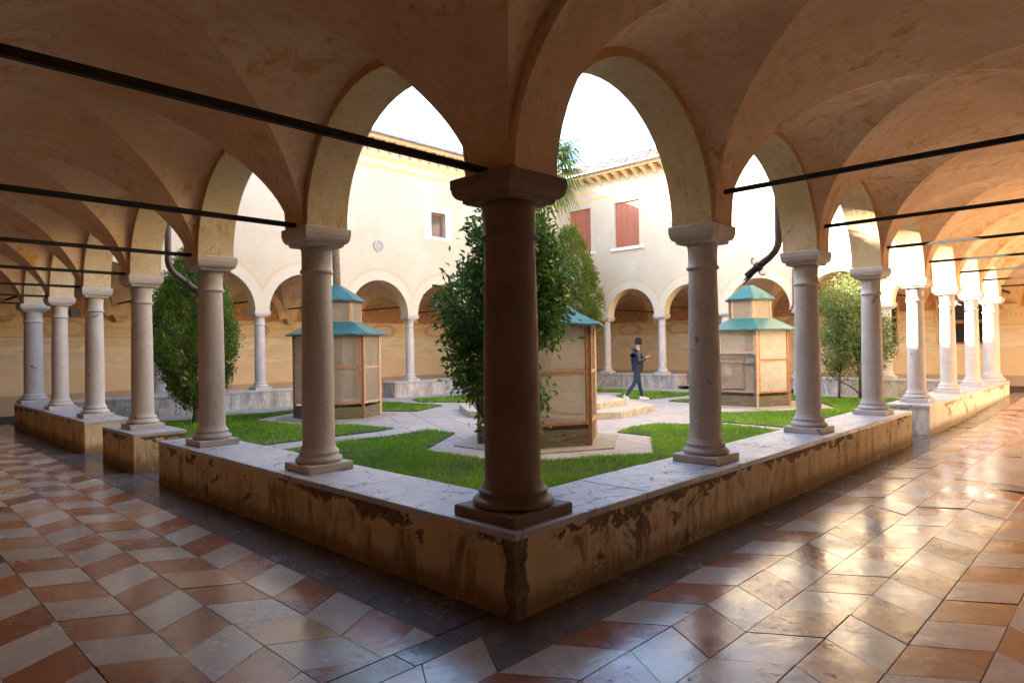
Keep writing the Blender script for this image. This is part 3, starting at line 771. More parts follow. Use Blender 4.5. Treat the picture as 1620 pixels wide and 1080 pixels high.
def back_wall(W, a0, a1, holes=(), mat=None):
    b = MB(); As = sorted({a0, a1, *[h[0] for h in holes], *[h[1] for h in holes]}); Zs = sorted({-.1, 9.0, *[h[2] for h in holes], *[h[3] for h in holes]})
    for i in range(len(As)-1):
        for j in range(len(Zs)-1):
            am, zm = (As[i]+As[i+1])/2, (Zs[j]+Zs[j+1])/2
            if any(h[0] < am < h[1] and h[2] < zm < h[3] for h in holes): continue
            b.quad(W.loc(As[i],WK,Zs[j]), W.loc(As[i+1],WK,Zs[j]), W.loc(As[i+1],WK,Zs[j+1]), W.loc(As[i],WK,Zs[j+1]))
    b.quad(W.loc(a0,WK+.3,-.1), W.loc(a1,WK+.3,-.1), W.loc(a1,WK+.3,9.0), W.loc(a0,WK+.3,9.0))
    for h in holes:
        for p, q in (((h[0],h[2]),(h[1],h[2])),((h[1],h[2]),(h[1],h[3])),((h[1],h[3]),(h[0],h[3])),((h[0],h[3]),(h[0],h[2]))):
            b.quad(W.loc(p[0],WK,p[1]), W.loc(q[0],WK,q[1]), W.loc(q[0],WK+.2,q[1]), W.loc(p[0],WK+.2,p[1]))
    w_ = b.build('back_wall', mat or W.fres, W.o)
    # skirting course, set a little proud
    return w_

def corbels(W):
    b = MB(); b.sqstack([(.10, -.18), (.13, -.13), (.14, -.10), (.19, -.05), (.20, 0)])
    me = b.mesh('corbel', M_BRKT)
    for k in range(0, W.n+1):
        p = W.loc(k*W.s, WK-.10, 2.66); link('corbel', me, W.o, loc=p)

def rods(W, z, ks):
    for k in ks:
        b = MB(); W.bx(b, k*W.s-.018, k*W.s+.018, .19, WK, z-.02, z+.02); b.build('tie_rod', M_IRON, W.o)

def roof(W, tiles_=True, gutter=True, brk=True, over=.5, depth=4.1):
    d0 = -.2-over; z0 = EAVE+.10; sl_ = .41; a0, a1 = -.2-over+.5, W.L+.2+over-.5
    zr = lambda d: z0 + (d-d0)*sl_
    b = MB()   # deck with mitred ends
    def mit(d, e): return (-.2 - d - .2 if e == 0 else W.L + .2 + d + .2)
    D = depth
    p = [W.loc(mit(d0, 0)+.2, d0, z0-.09), W.loc(mit(d0, 1)-.2, d0, z0-.09), W.loc(mit(D, 1)-.2, D, zr(D)-.09), W.loc(mit(D, 0)+.2, D, zr(D)-.09)]
    q = [W.loc(mit(d0, 0)+.2, d0, z0-.02), W.loc(mit(d0, 1)-.2, d0, z0-.02), W.loc(mit(D, 1)-.2, D, zr(D)-.02), W.loc(mit(D, 0)+.2, D, zr(D)-.02)]
    b.add(p+q, [(0,1,2,3),(4,5,6,7),(0,1,5,4),(1,2,6,5),(2,3,7,6),(3,0,4,7)]); b.build('roof_deck', M_BRKT, W.o)
    b = MB(); pz = D+3.5  # back slope closes the ridge
    b.quad(W.loc(-WK-4, D, zr(D)-.05), W.loc(W.L+WK+4, D, zr(D)-.05), W.loc(W.L+WK+4, pz, zr(D)-1.2), W.loc(-WK-4, pz, zr(D)-1.2)); b.build('rear_slope', M_TILE, W.o)
    if tiles_:
        V, F, A = [], [], []; tw = .2; tl = .36
        na = int((W.L+2*D)/tw)
        for i in range(na):
            for j in range(int((D-d0)/tl*1.03)):
                dd = d0 - .03 + j*tl*.98; a = -D + (i+.5)*tw + .0
                if a < -.1-dd+.1 or a > W.L+.1+dd-.1: continue
                jx = rng.gauss(0, .008); jz = rng.gauss(0, .006); bs = len(V); r_ = rng.random()
                for e, (dq, rr, h) in enumerate(((dd, .095, .0), (dd+tl*1.12, .078, -.012))):
                    for m_ in range(6):
                        an = math.pi*m_/5; V.append(W.loc(a+jx+rr*math.cos(an), dq, zr(dq)+h+jz+.6*rr*math.sin(an)+.012))
                for m_ in range(5): F.append((bs+m_, bs+m_+1, bs+7+m_, bs+6+m_)); A.append(r_)
        me = np_mesh('roof_tiles', V, F, M_TILE, A, True); link('roof_tiles', me, W.o, kind='stuff')
    if gutter:
        b = MB(); n = 2; rows = []
        for a in (.1-over-.0, W.L-.1+over):
            rows.append([W.loc(a, d0-.06+.075*math.cos(math.pi+math.pi*m_/8), z0+.02+.075*math.sin(math.pi+math.pi*m_/8)) for m_ in range(9)] )
        b.grid(rows, 0, True)
        rows = [[W.loc(a, d0-.06+s_, z0+.02+(.012 if s_ else 0)) for s_ in (-.075, -.085)] for a in (.1-over, W.L-.1+over)]
        b.grid(rows); 
        W.bx(b, .1-over, W.L-.1+over, d0-.135, d0-.128, z0-.02, z0+.03)
        b.build('gutter', M_GUT, W.o)
    b = MB(); W.bx(b, .5-over-.2, W.L-.5+over+.2, d0+.02, d0+.06, z0-.14, z0-.06); b.build('fascia', M_BRKT, W.o)
    if brk:
        b = MB(); sp = .41; nb = int(W.L/sp)
        prof = [(0, 0), (-.42, 0), (-.42, -.06), (-.36, -.10), (-.25, -.12), (-.16, -.18), (-.08, -.21), (-.05, -.29), (0, -.33)]
        fx = W.F(1, 0, 0)[0]-W.F(0, 0, 0)[0], W.F(1, 0, 0)[1]-W.F(0, 0, 0)[1]; dx = W.F(0, 1, 0)[0]-W.F(0, 0, 0)[0], W.F(0, 1, 0)[1]-W.F(0, 0, 0)[1]
        vs = []
        for hw in (-.045, .045):
            vs += [(fx[0]*hw+dx[0]*d, fx[1]*hw+dx[1]*d, z) for d, z in prof]
        n = len(prof); fs = [tuple(range(n)), tuple(range(2*n-1, n-1, -1))] + [(i, (i+1) % n, n+(i+1) % n, n+i) for i in range(n)]
        b.add(vs, fs); me = b.mesh('bracket', M_BRKT)
        for i in range(nb+1):
            link('bracket', me, W.o, loc=W.loc((i+.2)*sp, -.2, EAVE-.005))

WL = Wing('cloister_wing', lambda a, d, z: (-d, a, z), SL, NL, 'shaded arcade wing with black tie rods running away behind the left low wall', M_VAULT, M_BACK)
WR = Wing('cloister_wing', lambda a, d, z: (a, -d, z), SR, NR, 'arcade wing over the glossy sunlit walk with warm vaults', M_VAULT, M_BACKW)
WFL = Wing('cloister_wing', lambda a, d, z: (a, YL+d, z), SR, NR, 'far cream wing with round medallion and small wooden window', M_FAC_L, M_FRES_L)
WFR = Wing('cloister_wing', lambda a, d, z: (XR+d, a, z), SL, NL, 'far cream wing with closed red-brown shutters and tiled roof', M_FAC_R, M_FRES_R)
WL.kind = 'L'; WL.fac = M_FAC_R; WR.fac = M_FAC_L

winL = [(11.19, 11.83, 5.42, 6.26)]
winR = [(12.93, 14.03, 5.33, 7.07), (10.67, 11.77, 5.33, 7.07)]
for W, holes in ((WL, []), (WR, []), (WFL, winL), (WFR, winR)):
    arcade(W); upper_wall(W, holes); vault(W); corbels(W)
    roof(W, tiles_=True, brk=W in (WFL, WFR))
    b = MB(); W.bx(b, .0, W.L, -.1, .2, 3.98, 4.05); b.build('string_course', M_WHITE, W.o) if False else None
bwin = [(.63, 1.86, 1.46, 2.84), (3.02, 4.3, 1.46, 2.84)]
back_wall(WL, -WK, YL+WK); back_wall(WR, -WK, XR+WK)
back_wall(WFL, -WK, XR+WK); back_wall(WFR, -WK, YL+WK, bwin)
corner_vault(WL, -1.8, 'R'); corner_vault(WR, XR+1.8, 'R'); corner_vault(WFL, -1.8, 'L'); corner_vault(WFL, XR+1.8, 'R')
rods(WL, 2.71, range(0, NL+1)); rods(WR, 2.98, range(1, NR+1))
rods(WFL, 3.0, range(0, NR+1)); rods(WFR, 3.0, range(0, NL+1))
b = MB(); WR.bx(b, XR+.2, XR+WK, -.02, .02, 2.96, 3.0); b.build('tie_rod', M_IRON, WR.o)

# transverse arch springing from the corner column across the right walk
b = MB(); NA = 34
def tarch(a, r, h): return [WR.loc(a, 1.8 + r*math.cos(math.pi*i/NA), HC + h*math.sin(math.pi*i/NA), True) for i in range(NA+1)]
b.grid([tarch(a, 1.53, 1.22) for a in (-.22, -.08, .06, .17)], 0, True)
b.grid([tarch(-.22, 1.53, 1.22), tarch(-.22, 1.61, 1.34)], 0, False); b.grid([tarch(.17, 1.53, 1.22), tarch(.17, 1.61, 1.34)], 0, False)
b.build('transverse_arch', M_VAULT, WR.o)

# windows
def painted_border(W, h, off, wdt=.012):
    b = MB(); a0, a1, z0, z1 = h[0]-off, h[1]+off, h[2]-off, h[3]+off
    for (p, q, r_, s_) in ((a0, a1, z1-wdt, z1), (a0, a1, z0, z0+wdt), (a0, a0+wdt, z0+wdt, z1-wdt), (a1-wdt, a1, z0+wdt, z1-wdt)):
        W.bx(b, p, q, -.2035, -.199, r_, s_)
    b.build('painted_border', M_BRKT, W.o)
for h in winL:
    b = MB()
    for (p, q, r_, s_) in ((h[0]-.28, h[0], h[2]-.1, h[3]+.22), (h[1], h[1]+.28, h[2]-.1, h[3]+.22), (h[0], h[1], h[3], h[3]+.22), (h[0], h[1], h[2]-.1, h[2])):
        W_ = WFL; W_.bx(b, p, q, -.212, -.19, r_, s_)
    b.build('window_surround', M_WHITE, WFL.o)
    painted_border(WFL, (h[0]-.28, h[1]+.28, h[2]-.1, h[3]+.22), .09)
    wn_ = empty('window'); wn_.parent = WFL.o; wn_.location = WFL.loc(0, 0, 0)
    def wb_(b, a0, a1, d0, d1, z0, z1):
        b.box(a0, a1, d0, d1, z0, z1)
    fr = MB(); t_ = .055
    for (p, q, r_, s_) in ((h[0], h[0]+t_, h[2], h[3]), (h[1]-t_, h[1], h[2], h[3]), (h[0]+t_, h[1]-t_, h[3]-t_, h[3]), (h[0]+t_, h[1]-t_, h[2], h[2]+t_)):
        WFL.bx(fr, p, q, -.06, -.02, r_, s_)
    WFL.o.children; f_ = fr.build('window_frame', M_SHUT, WFL.o)
    g_ = MB(); WFL.bx(g_, h[0]+t_, h[1]-t_, -.045, -.035, h[2]+t_, h[3]-t_); g_.build('pane', M_GLASS, f_)
    bpy.data.objects.remove(wn_)
for h in winR:
    b = MB(); t_ = .17
    for (p, q, r_, s_) in ((h[0]-t_, h[0], h[2], h[3]+.16), (h[1], h[1]+t_, h[2], h[3]+.16), (h[0], h[1], h[3], h[3]+.16)):
        WFR.bx(b, p, q, -.206, -.19, r_, s_)
    b.build('window_surround', M_FAC_R, WFR.o)
    b = MB(); WFR.bx(b, h[0]-.2, h[1]+.2, -.27, -.19, h[2]-.12, h[2]); b.build('window_sill', M_WHITE, WFR.o)
    painted_border(WFR, (h[0]-.17, h[1]+.17, h[2]-.12, h[3]+.16), .10)
    sh = None
    n = 4; sw_ = (h[1]-h[0])/n
    bb = MB(); WFR.bx(bb, h[0], h[1], -.115, -.10, h[2], h[3]); sh = bb.build('shutter', M_SHUT, WFR.o)
    for i in range(n):
        b = MB(); WFR.bx(b, h[0]+i*sw_+.006, h[0]+(i+1)*sw_-.006, -.14, -.116, h[2]+.005, h[3]-.005); b.build('board', M_SHUT, sh)
for h in bwin:
    W_ = WFR; t_ = .06; b = MB()
    for (p, q, r_, s_) in ((h[0], h[0]+t_, h[2], h[3]), (h[1]-t_, h[1], h[2], h[3]), (h[0]+t_, h[1]-t_, h[3]-t_, h[3]), (h[0]+t_, h[1]-t_, h[2], h[2]+t_), (h[0]+t_, h[1]-t_, 2.12, 2.22)):
        W_.bx(b, p, q, WK+.06, WK+.12, r_, s_)
    f_ = b.build('window_frame', M_WOOD, W_.o)
    b = MB(); W_.bx(b, h[0]+t_, h[1]-t_, WK+.09, WK+.10, h[2]+t_, h[3]-t_); b.build('pane', M_GLASSD, f_)
    b = MB(); 
    for (p, q, r_, s_) in ((h[0]-.05, h[0], h[2]-.05, h[3]+.05), (h[1], h[1]+.05, h[2]-.05, h[3]+.05), (h[0], h[1], h[3], h[3]+.05), (h[0], h[1], h[2]-.05, h[2])):
        W_.bx(b, p, q, WK-.03, WK+.01, r_, s_)
    b.build('window_surround', M_BRKT, W_.o)
# round medallion on the far wing
b = MB(); rows = []
med = (9.02, 4.87)
def ring(r_, d, n=28): return [WFL.loc(med[0]+r_*math.cos(2*math.pi*i/n), d, med[1]+r_*math.sin(2*math.pi*i/n)) for i in range(n)]
b.grid([ring(.185, -.20), ring(.185, -.235), ring(.155, -.235), ring(.145, -.215), ring(.0, -.22)], 0, False, True)
for i in range(7):
    an = i*.9; p = (med[0]+.08*math.cos(an), med[1]+.08*math.sin(an)); WFL.bx(b, p[0]-.02, p[0]+.02, -.228, -.215, p[1]-.02, p[1]+.02)
mdl = b.build('medallion', simple('grey_carved_stone', (.42, .39, .36), .9, .3, 30), WFL.o)

# ------------------------------------------------------------------ low walls
def low_wall(x0, x1, y0, y1, label, court_side, plaster=None):
    """court_side: set of faces ('x-','x+','y-','y+') that look into the court"""
    root = empty('low_wall', ((x0+x1)/2, (y0+y1)/2, 0)); tag(root, label, 'wall', 'low walls between the columns')
    cx, cy_ = (x0+x1)/2, (y0+y1)/2
    b = MB(); z0, z1 = -.08, HW-.045; seg = .12
    def face(p, q, m):
        n = max(1, int(math.dist(p, q)/seg)); nz = 5
        rows = []
        for j in range(nz+1):
            z = z0+(z1-z0)*j/nz; r_ = []
            for i in range(n+1):
                t = i/n; x = p[0]+(q[0]-p[0])*t; y = p[1]+(q[1]-p[1])*t
                e = 0 if i in (0, n) else mnoise.noise(Vector((x*2.2, y*2.2, z*2.2)))*.009
                nx, ny = (q[1]-p[1]), -(q[0]-p[0]); L_ = math.hypot(nx, ny)
                r_.append((x+nx/L_*e-cx, y+ny/L_*e-cy_, z))
            rows.append(r_)
        b.grid(rows, m, True)
    face((x0, y0), (x1, y0), 1 if 'y-' in court_side else 0); face((x1, y0), (x1, y1), 1 if 'x+' in court_side else 0)
    face((x1, y1), (x0, y1), 1 if 'y+' in court_side else 0); face((x0, y1), (x0, y0), 1 if 'x-' in court_side else 0)
    b.build('masonry', [plaster or M_LOW, M_COURTW], root)
    # coping slabs
    alongx = (x1-x0) > (y1-y0); L_ = (x1-x0) if alongx else (y1-y0); n = max(1, round(L_/1.35)); t0 = 0
    cuts = [0] + sorted(L_*(i+rng.uniform(-.18, .18))/n for i in range(1, n)) + [L_]
    for i in range(n):
        a, b_ = cuts[i]+(.003 if i else -.004), cuts[i+1]-(.003 if i < n-1 else -.004); o_ = .006
        mb = MB(); 
        if alongx: X0, X1, Y0, Y1 = x0+a, x0+b_, y0-o_, y1+o_
        else: X0, X1, Y0, Y1 = x0-o_, x1+o_, y0+a, y0+b_
        X0 -= cx; X1 -= cx; Y0 -= cy_; Y1 -= cy_; be = .006; tz = rng.gauss(0, .0015)
        rows = []
        for (i_, z) in ((0, z1-.0), (0, HW-be), (be, HW)):
            r_ = []; N_ = 8
            for (pa, pb) in (((X0+i_,Y0+i_),(X1-i_,Y0+i_)),((X1-i_,Y0+i_),(X1-i_,Y1-i_)),((X1-i_,Y1-i_),(X0+i_,Y1-i_)),((X0+i_,Y1-i_),(X0+i_,Y0+i_))):
                for q in range(N_):
                    t = q/N_; x = pa[0]+(pb[0]-pa[0])*t; y = pa[1]+(pb[1]-pa[1])*t
                    w_ = mnoise.noise(Vector(((x+cx)*5, (y+cy_)*5, 3)))*.004 if q else 0
                    r_.append((x+w_, y+w_, z+tz+(mnoise.noise(Vector(((x+cx)*6, (y+cy_)*6, 9)))*.004 if i_ == 0 and z > z1 else 0)))
            rows.append(r_)
        mb.grid(rows, 0, False, True); e = len(mb.v); mb.f.append(tuple(range(e-32, e))); mb.m.append(0); mb.sm.append(False)
        mb.build('coping_slab', M_COPE, root)
    return root
O_, I_ = .328, .335
low_wall(-O_, I_, I_+.002, 5.71, 'long left low wall from the dark corner column, top edge peeling', {'x+'})
low_wall(-O_, 8.57, -O_, I_, 'right low wall from the dark corner column, cracked plaster and brown patches', {'y+'})
low_wall(-O_, I_, 6.68, 8.13, 'short isolated plastered block under one column, left arcade', {'x+'})
low_wall(-O_, I_, 9.14, 15.0, 'farther left low wall carrying three columns up to the left corner', {'x+'})
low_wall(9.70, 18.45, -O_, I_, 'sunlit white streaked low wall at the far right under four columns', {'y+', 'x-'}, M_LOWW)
low_wall(I_+.002, 8.2, YL-I_, YL+O_, 'grey lichened low wall behind the dark cypress', {'y-', 'x+'})
low_wall(9.5, 17.80, YL-I_, YL+O_, 'mottled grey low wall beyond the first aviary, square near end', {'y-', 'x-'})
low_wall(XR-I_, XR+O_, 9.1, 15.15, 'pale low wall behind the walking man', {'x-', 'y-'})
low_wall(XR-I_, XR+O_, I_+.002, 5.03, 'grey stained low wall behind the leafy twin-trunk tree', {'x-', 'y+'})

# ------------------------------------------------------------------ columns
def make_column(corner, mat=None):
    root = empty('stone_column')
    k = 1.0 if not corner else 1.27; ph = .2215 if not corner else .272; ah = .2255 if not corner else .272
    mat = mat or M_COL
    b = MB(); b.sqstack([(ph-.003, 0), (ph, .006), (ph, .062), (ph-.008, .07)]); b.build('plinth', mat, root)
    b = MB(); b.lathe([(.0, .071), (.195*k, .071), (.207*k, .083), (.210*k, .098), (.203*k, .113), (.190*k, .120), (.180*k, .128), (.172*k, .142), (.176*k, .150), (.180*k, .160), (.176*k, .172), (.163*k, .178), (.158*k, .186), (.157*k, .196), (.150*k, .204), (.0, .204)], n=40)
    b.build('base', mat, root)
    r0, r1 = (.1435, .129) if not corner else (.183, .168)
    zs = [.2+i*(1.60-.03)/26 for i in range(27)]
    pr = [(r0*1.06, .2), (r0*1.03, .215)] + [(r0+(r1-r0)*((i/26)**1.6) + .0022*math.sin(math.pi*i/26), .23+1.54*i/26) for i in range(27)]
    n = 40; rows = []
    for r_, z in pr:
        rows.append([((r_*(1+.006*mnoise.noise(Vector((math.cos(2*math.pi*j/n)*1.5, math.sin(2*math.pi*j/n)*1.5, z*2.3)))))*math.cos(2*math.pi*j/n), (r_*(1+.006*mnoise.noise(Vector((math.cos(2*math.pi*j/n)*1.5, math.sin(2*math.pi*j/n)*1.5, z*2.3)))))*math.sin(2*math.pi*j/n), z) for j in range(n)])
    b = MB(); b.grid(rows, 0, True, True); b.build('shaft', mat, root)
    b = MB(); zz = 1.765
    b.lathe([(r1, zz), (r1*1.02, zz+.01), (r1*1.13, zz+.017), (r1*1.16, zz+.03), (r1*1.13, zz+.043), (r1*1.03, zz+.05), (r1*1.02, zz+.12), (r1*1.04, zz+.2), (r1*1.10, zz+.262), (0, zz+.262)], n=40)
    b.build('neck', mat, root)
    b = MB(); s_ = ah/.2255
    T = 2.18
    b.sqstack([(.165*s_, T-.165), (.168*s_, T-.16), (.178*s_, T-.155), (.178*s_, T-.135), (.196*s_, T-.131), (.208*s_, T-.118), (.2175*s_, T-.098), (.2215*s_, T-.075), (.2215*s_, T-.068), (.2255*s_, T-.064), (.2255*s_, T-.006), (.221*s_, T)])
    b.build('capital', mat, root)
    return root
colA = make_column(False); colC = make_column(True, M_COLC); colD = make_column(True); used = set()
def place_col(x, y, corner, label, rz=0, dx=0):
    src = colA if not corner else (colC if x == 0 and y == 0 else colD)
    if src.name not in used: o = src; used.add(src.name)
    else: o = copy_tree(src)
    o.location = (x, y, HW + .0008); o.rotation_euler = (0, 0, rz)
    tag(o, label, 'column', 'cloister columns')
ordn = ['first', 'second', 'third', 'fourth', 'fifth', 'sixth', 'seventh']
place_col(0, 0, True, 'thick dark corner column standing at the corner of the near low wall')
for k in range(1, 6):
    extra = {1: 'on the long low wall', 2: 'before the dark cypress', 3: 'on the isolated short block', 4: 'nearest on the farther low wall', 5: 'beside the thick corner one'}[k]
    place_col(0, k*SL + {2: -.033, 3: -.008}.get(k, 0), False, f'{ordn[k-1]} left-arcade column from the dark corner column, {extra}', rz=math.pi/2*(k % 4))
place_col(0, YL, True, 'thick grey column at the far left corner of the court')
for k in range(1, 7):
    extra = {1: 'with dark stains, between man and aviary', 2: 'between the lit aviary and leafy tree', 3: 'before the leafy tree', 4: 'first of the sunlit columns', 5: 'sunlit with grey patches low down', 6: 'carrying the white camera'}[k]
    place_col(k*SR, 0, False, f'{ordn[k-1]} right-arcade column from the dark corner column, {extra}', rz=math.pi/2*((k+1) % 4))
place_col(XR, 0, True, 'thick sunlit column at the far right corner of the court')
for k in range(1, 7):
    extra = {1: 'left of the dark cypress', 2: 'right of the dark cypress', 3: 'behind the first aviary', 4: 'near the end of the mottled low wall', 5: 'behind the shrub', 6: 'hidden near the far corner'}[k]
    place_col(k*SR, YL, False, f'{ordn[k-1]} small column under the medallion wing, {extra}', rz=math.pi/2*(k % 4))
place_col(XR, YL, True, 'thick column at the hidden far corner of the court')
for k in range(1, 6):
    extra = {1: 'behind the leafy tree', 2: 'behind the gap by the lit aviary', 3: 'at the opening in the wall', 4: 'just behind the walking man', 5: 'beside the bright green thuja'}[k]
    place_col(XR, k*SL, False, f'{ordn[k-1]} small column under the shuttered wing, {extra}', rz=math.pi/2*((k+2) % 4))

# ------------------------------------------------------------------ downpipes and small fittings
def pipe(pts, label, rad=.045, lamp=True):
    p0 = Vector(pts[0]); root = empty('downpipe', p0); tag(root, label, 'downpipe', 'roof downpipes')
    P = [Vector(p)-p0 for p in pts]
    # rounded elbow
    out = [P[0]]
    for i in range(1, len(P)-1):
        a = (P[i-1]-P[i]).normalized()*.12; c = (P[i+1]-P[i]).normalized()*.12
        out += [P[i]+a, P[i]+a*.5+c*.12, P[i]+a*.12+c*.5, P[i]+c]
    out.append(P[-1])
    b = MB(); b.tube(out, rad, 12); b.build('pipe', M_PIPE, root)
    b = MB(); e = P[-1]; d = (P[-1]-P[-2]).normalized(); b.tube([e-d*.22, e-d*.16], rad*1.35, 12); b.build('collar', M_PIPE, root)
    b = MB(); s_ = d.cross(Vector((0, 0, 1))).normalized(); u_ = s_.cross(d)
    b.tube([e-d*.05+s_*rad*.6, e+d*.09+s_*rad*1.1], [.03, .004], 6); b.tube([e-d*.05-u_*rad*.6, e+d*.10-u_*rad*1.3], [.03, .004], 6); b.build('spout', M_PIPE, root)
    if lamp:
        for sg in (-1, 1):
            b = MB(); q = e - d*.2 + u_*sg*.085
            for k in range(7):
                an = math.pi*k/7; b.tube([q+(s_*math.cos(t)*math.cos(an) + d*math.cos(t)*math.sin(an) + u_*math.sin(t)*sg)*.055 for t in [math.pi*i/6-math.pi/2 for i in range(7)]], .003, 4)
            b.build('wire_ball', M_IRON, root)
    return root
pipe([(5.12, .30, 8.1), (5.12, .30, 2.76), (5.12, .72, 2.46)], 'dark downpipe kinked out into the court beside the second right column')
pipe([(.30, 7.22, 8.1), (.30, 7.22, 2.80), (.72, 7.22, 2.49)], 'dark downpipe kinked out in front of the dark cypress')
pipe([(XR-.28, 5.0, 8.1), (XR-.28, 5.0, 2.75), (XR-.55, 5.0, 2.58)], 'thin downpipe on the shuttered far wing behind the lit aviary', .035, False)

b = MB(); b.tube([(0, 0, 0), (.0, .10, .03)], .012, 6)
rt_ = empty('security_camera', (6*SR-.10, .18, 2.42)); tag(rt_, 'white security camera clamped high on a sunlit column', 'camera')
b.build('arm', M_CAMW, rt_)
b = MB(); b.tube([(.05, .12, .06), (-.12, .20, .01), (-.19, .235, -.01)], [.05, .05, .045], 10); b.build('housing', M_CAMW, rt_)
b = MB(); b.tube([(-.185, .233, -.008), (-.20, .24, -.012)], [.036, .03], 10); b.build('lens', M_BLACK, rt_)
rt_ = empty('floodlight', (.12, 5*SL+.12, 2.42)); tag(rt_, 'small black floodlight fixed on a left arcade column', 'lamp')
b = MB(); b.tube([(0, 0, 0), (.1, .04, .0)], .015, 6); b.build('arm', M_BLACK, rt_)
b = MB(); b.box(.08, .24, -.06, .06, -.08, .05); b.build('housing', M_BLACK, rt_)

# ------------------------------------------------------------------ well platform with wellhead
root = empty('well_platform', (9.35, 7.65, 0)); tag(root, 'low stepped stone platform in the middle of the court', 'platform')
def ngon(b, n, r_, z0, z1, rot, m=0, ins=.01):
    A = [rot+2*math.pi*i/n for i in range(n)]
    rows = [[(rr*math.cos(a), rr*math.sin(a), z) for a in A] for rr, z in ((r_, z0), (r_, z1-ins), (r_-ins, z1))]
    b.grid(rows, m, False, True); e = len(b.v); b.f.append(tuple(range(e-n, e))); b.m.append(m); b.sm.append(False)
b = MB(); ngon(b, 8, 2.45, 0, .15, R(-58)); b.build('step', M_STEP, root)
b = MB(); ngon(b, 8, 1.78, .15, .29, R(-58)); b.build('step', M_STEP, root)
root = empty('wellhead', (9.75, 7.45, .29)); tag(root, 'pale stone wellhead on the stepped platform, mostly hidden behind an aviary', 'wellhead')
b = MB(); b.lathe([(.42, 0), (.46, .05), (.40, .12), (.36, .3), (.38, .5), (.46, .62), (.48, .72), (.48, .78), (.36, .78), (.34, .5)], n=24); b.build('curb', M_STEP, root)
b = MB()
for sg in (-1, 1): b.tube([(sg*.40*.7, -sg*.40*.7, .76), (sg*.40*.7, -sg*.40*.7, 1.5), (0, 0, 1.75)], .018, 6)
b.build('iron_frame', M_IRON, root)

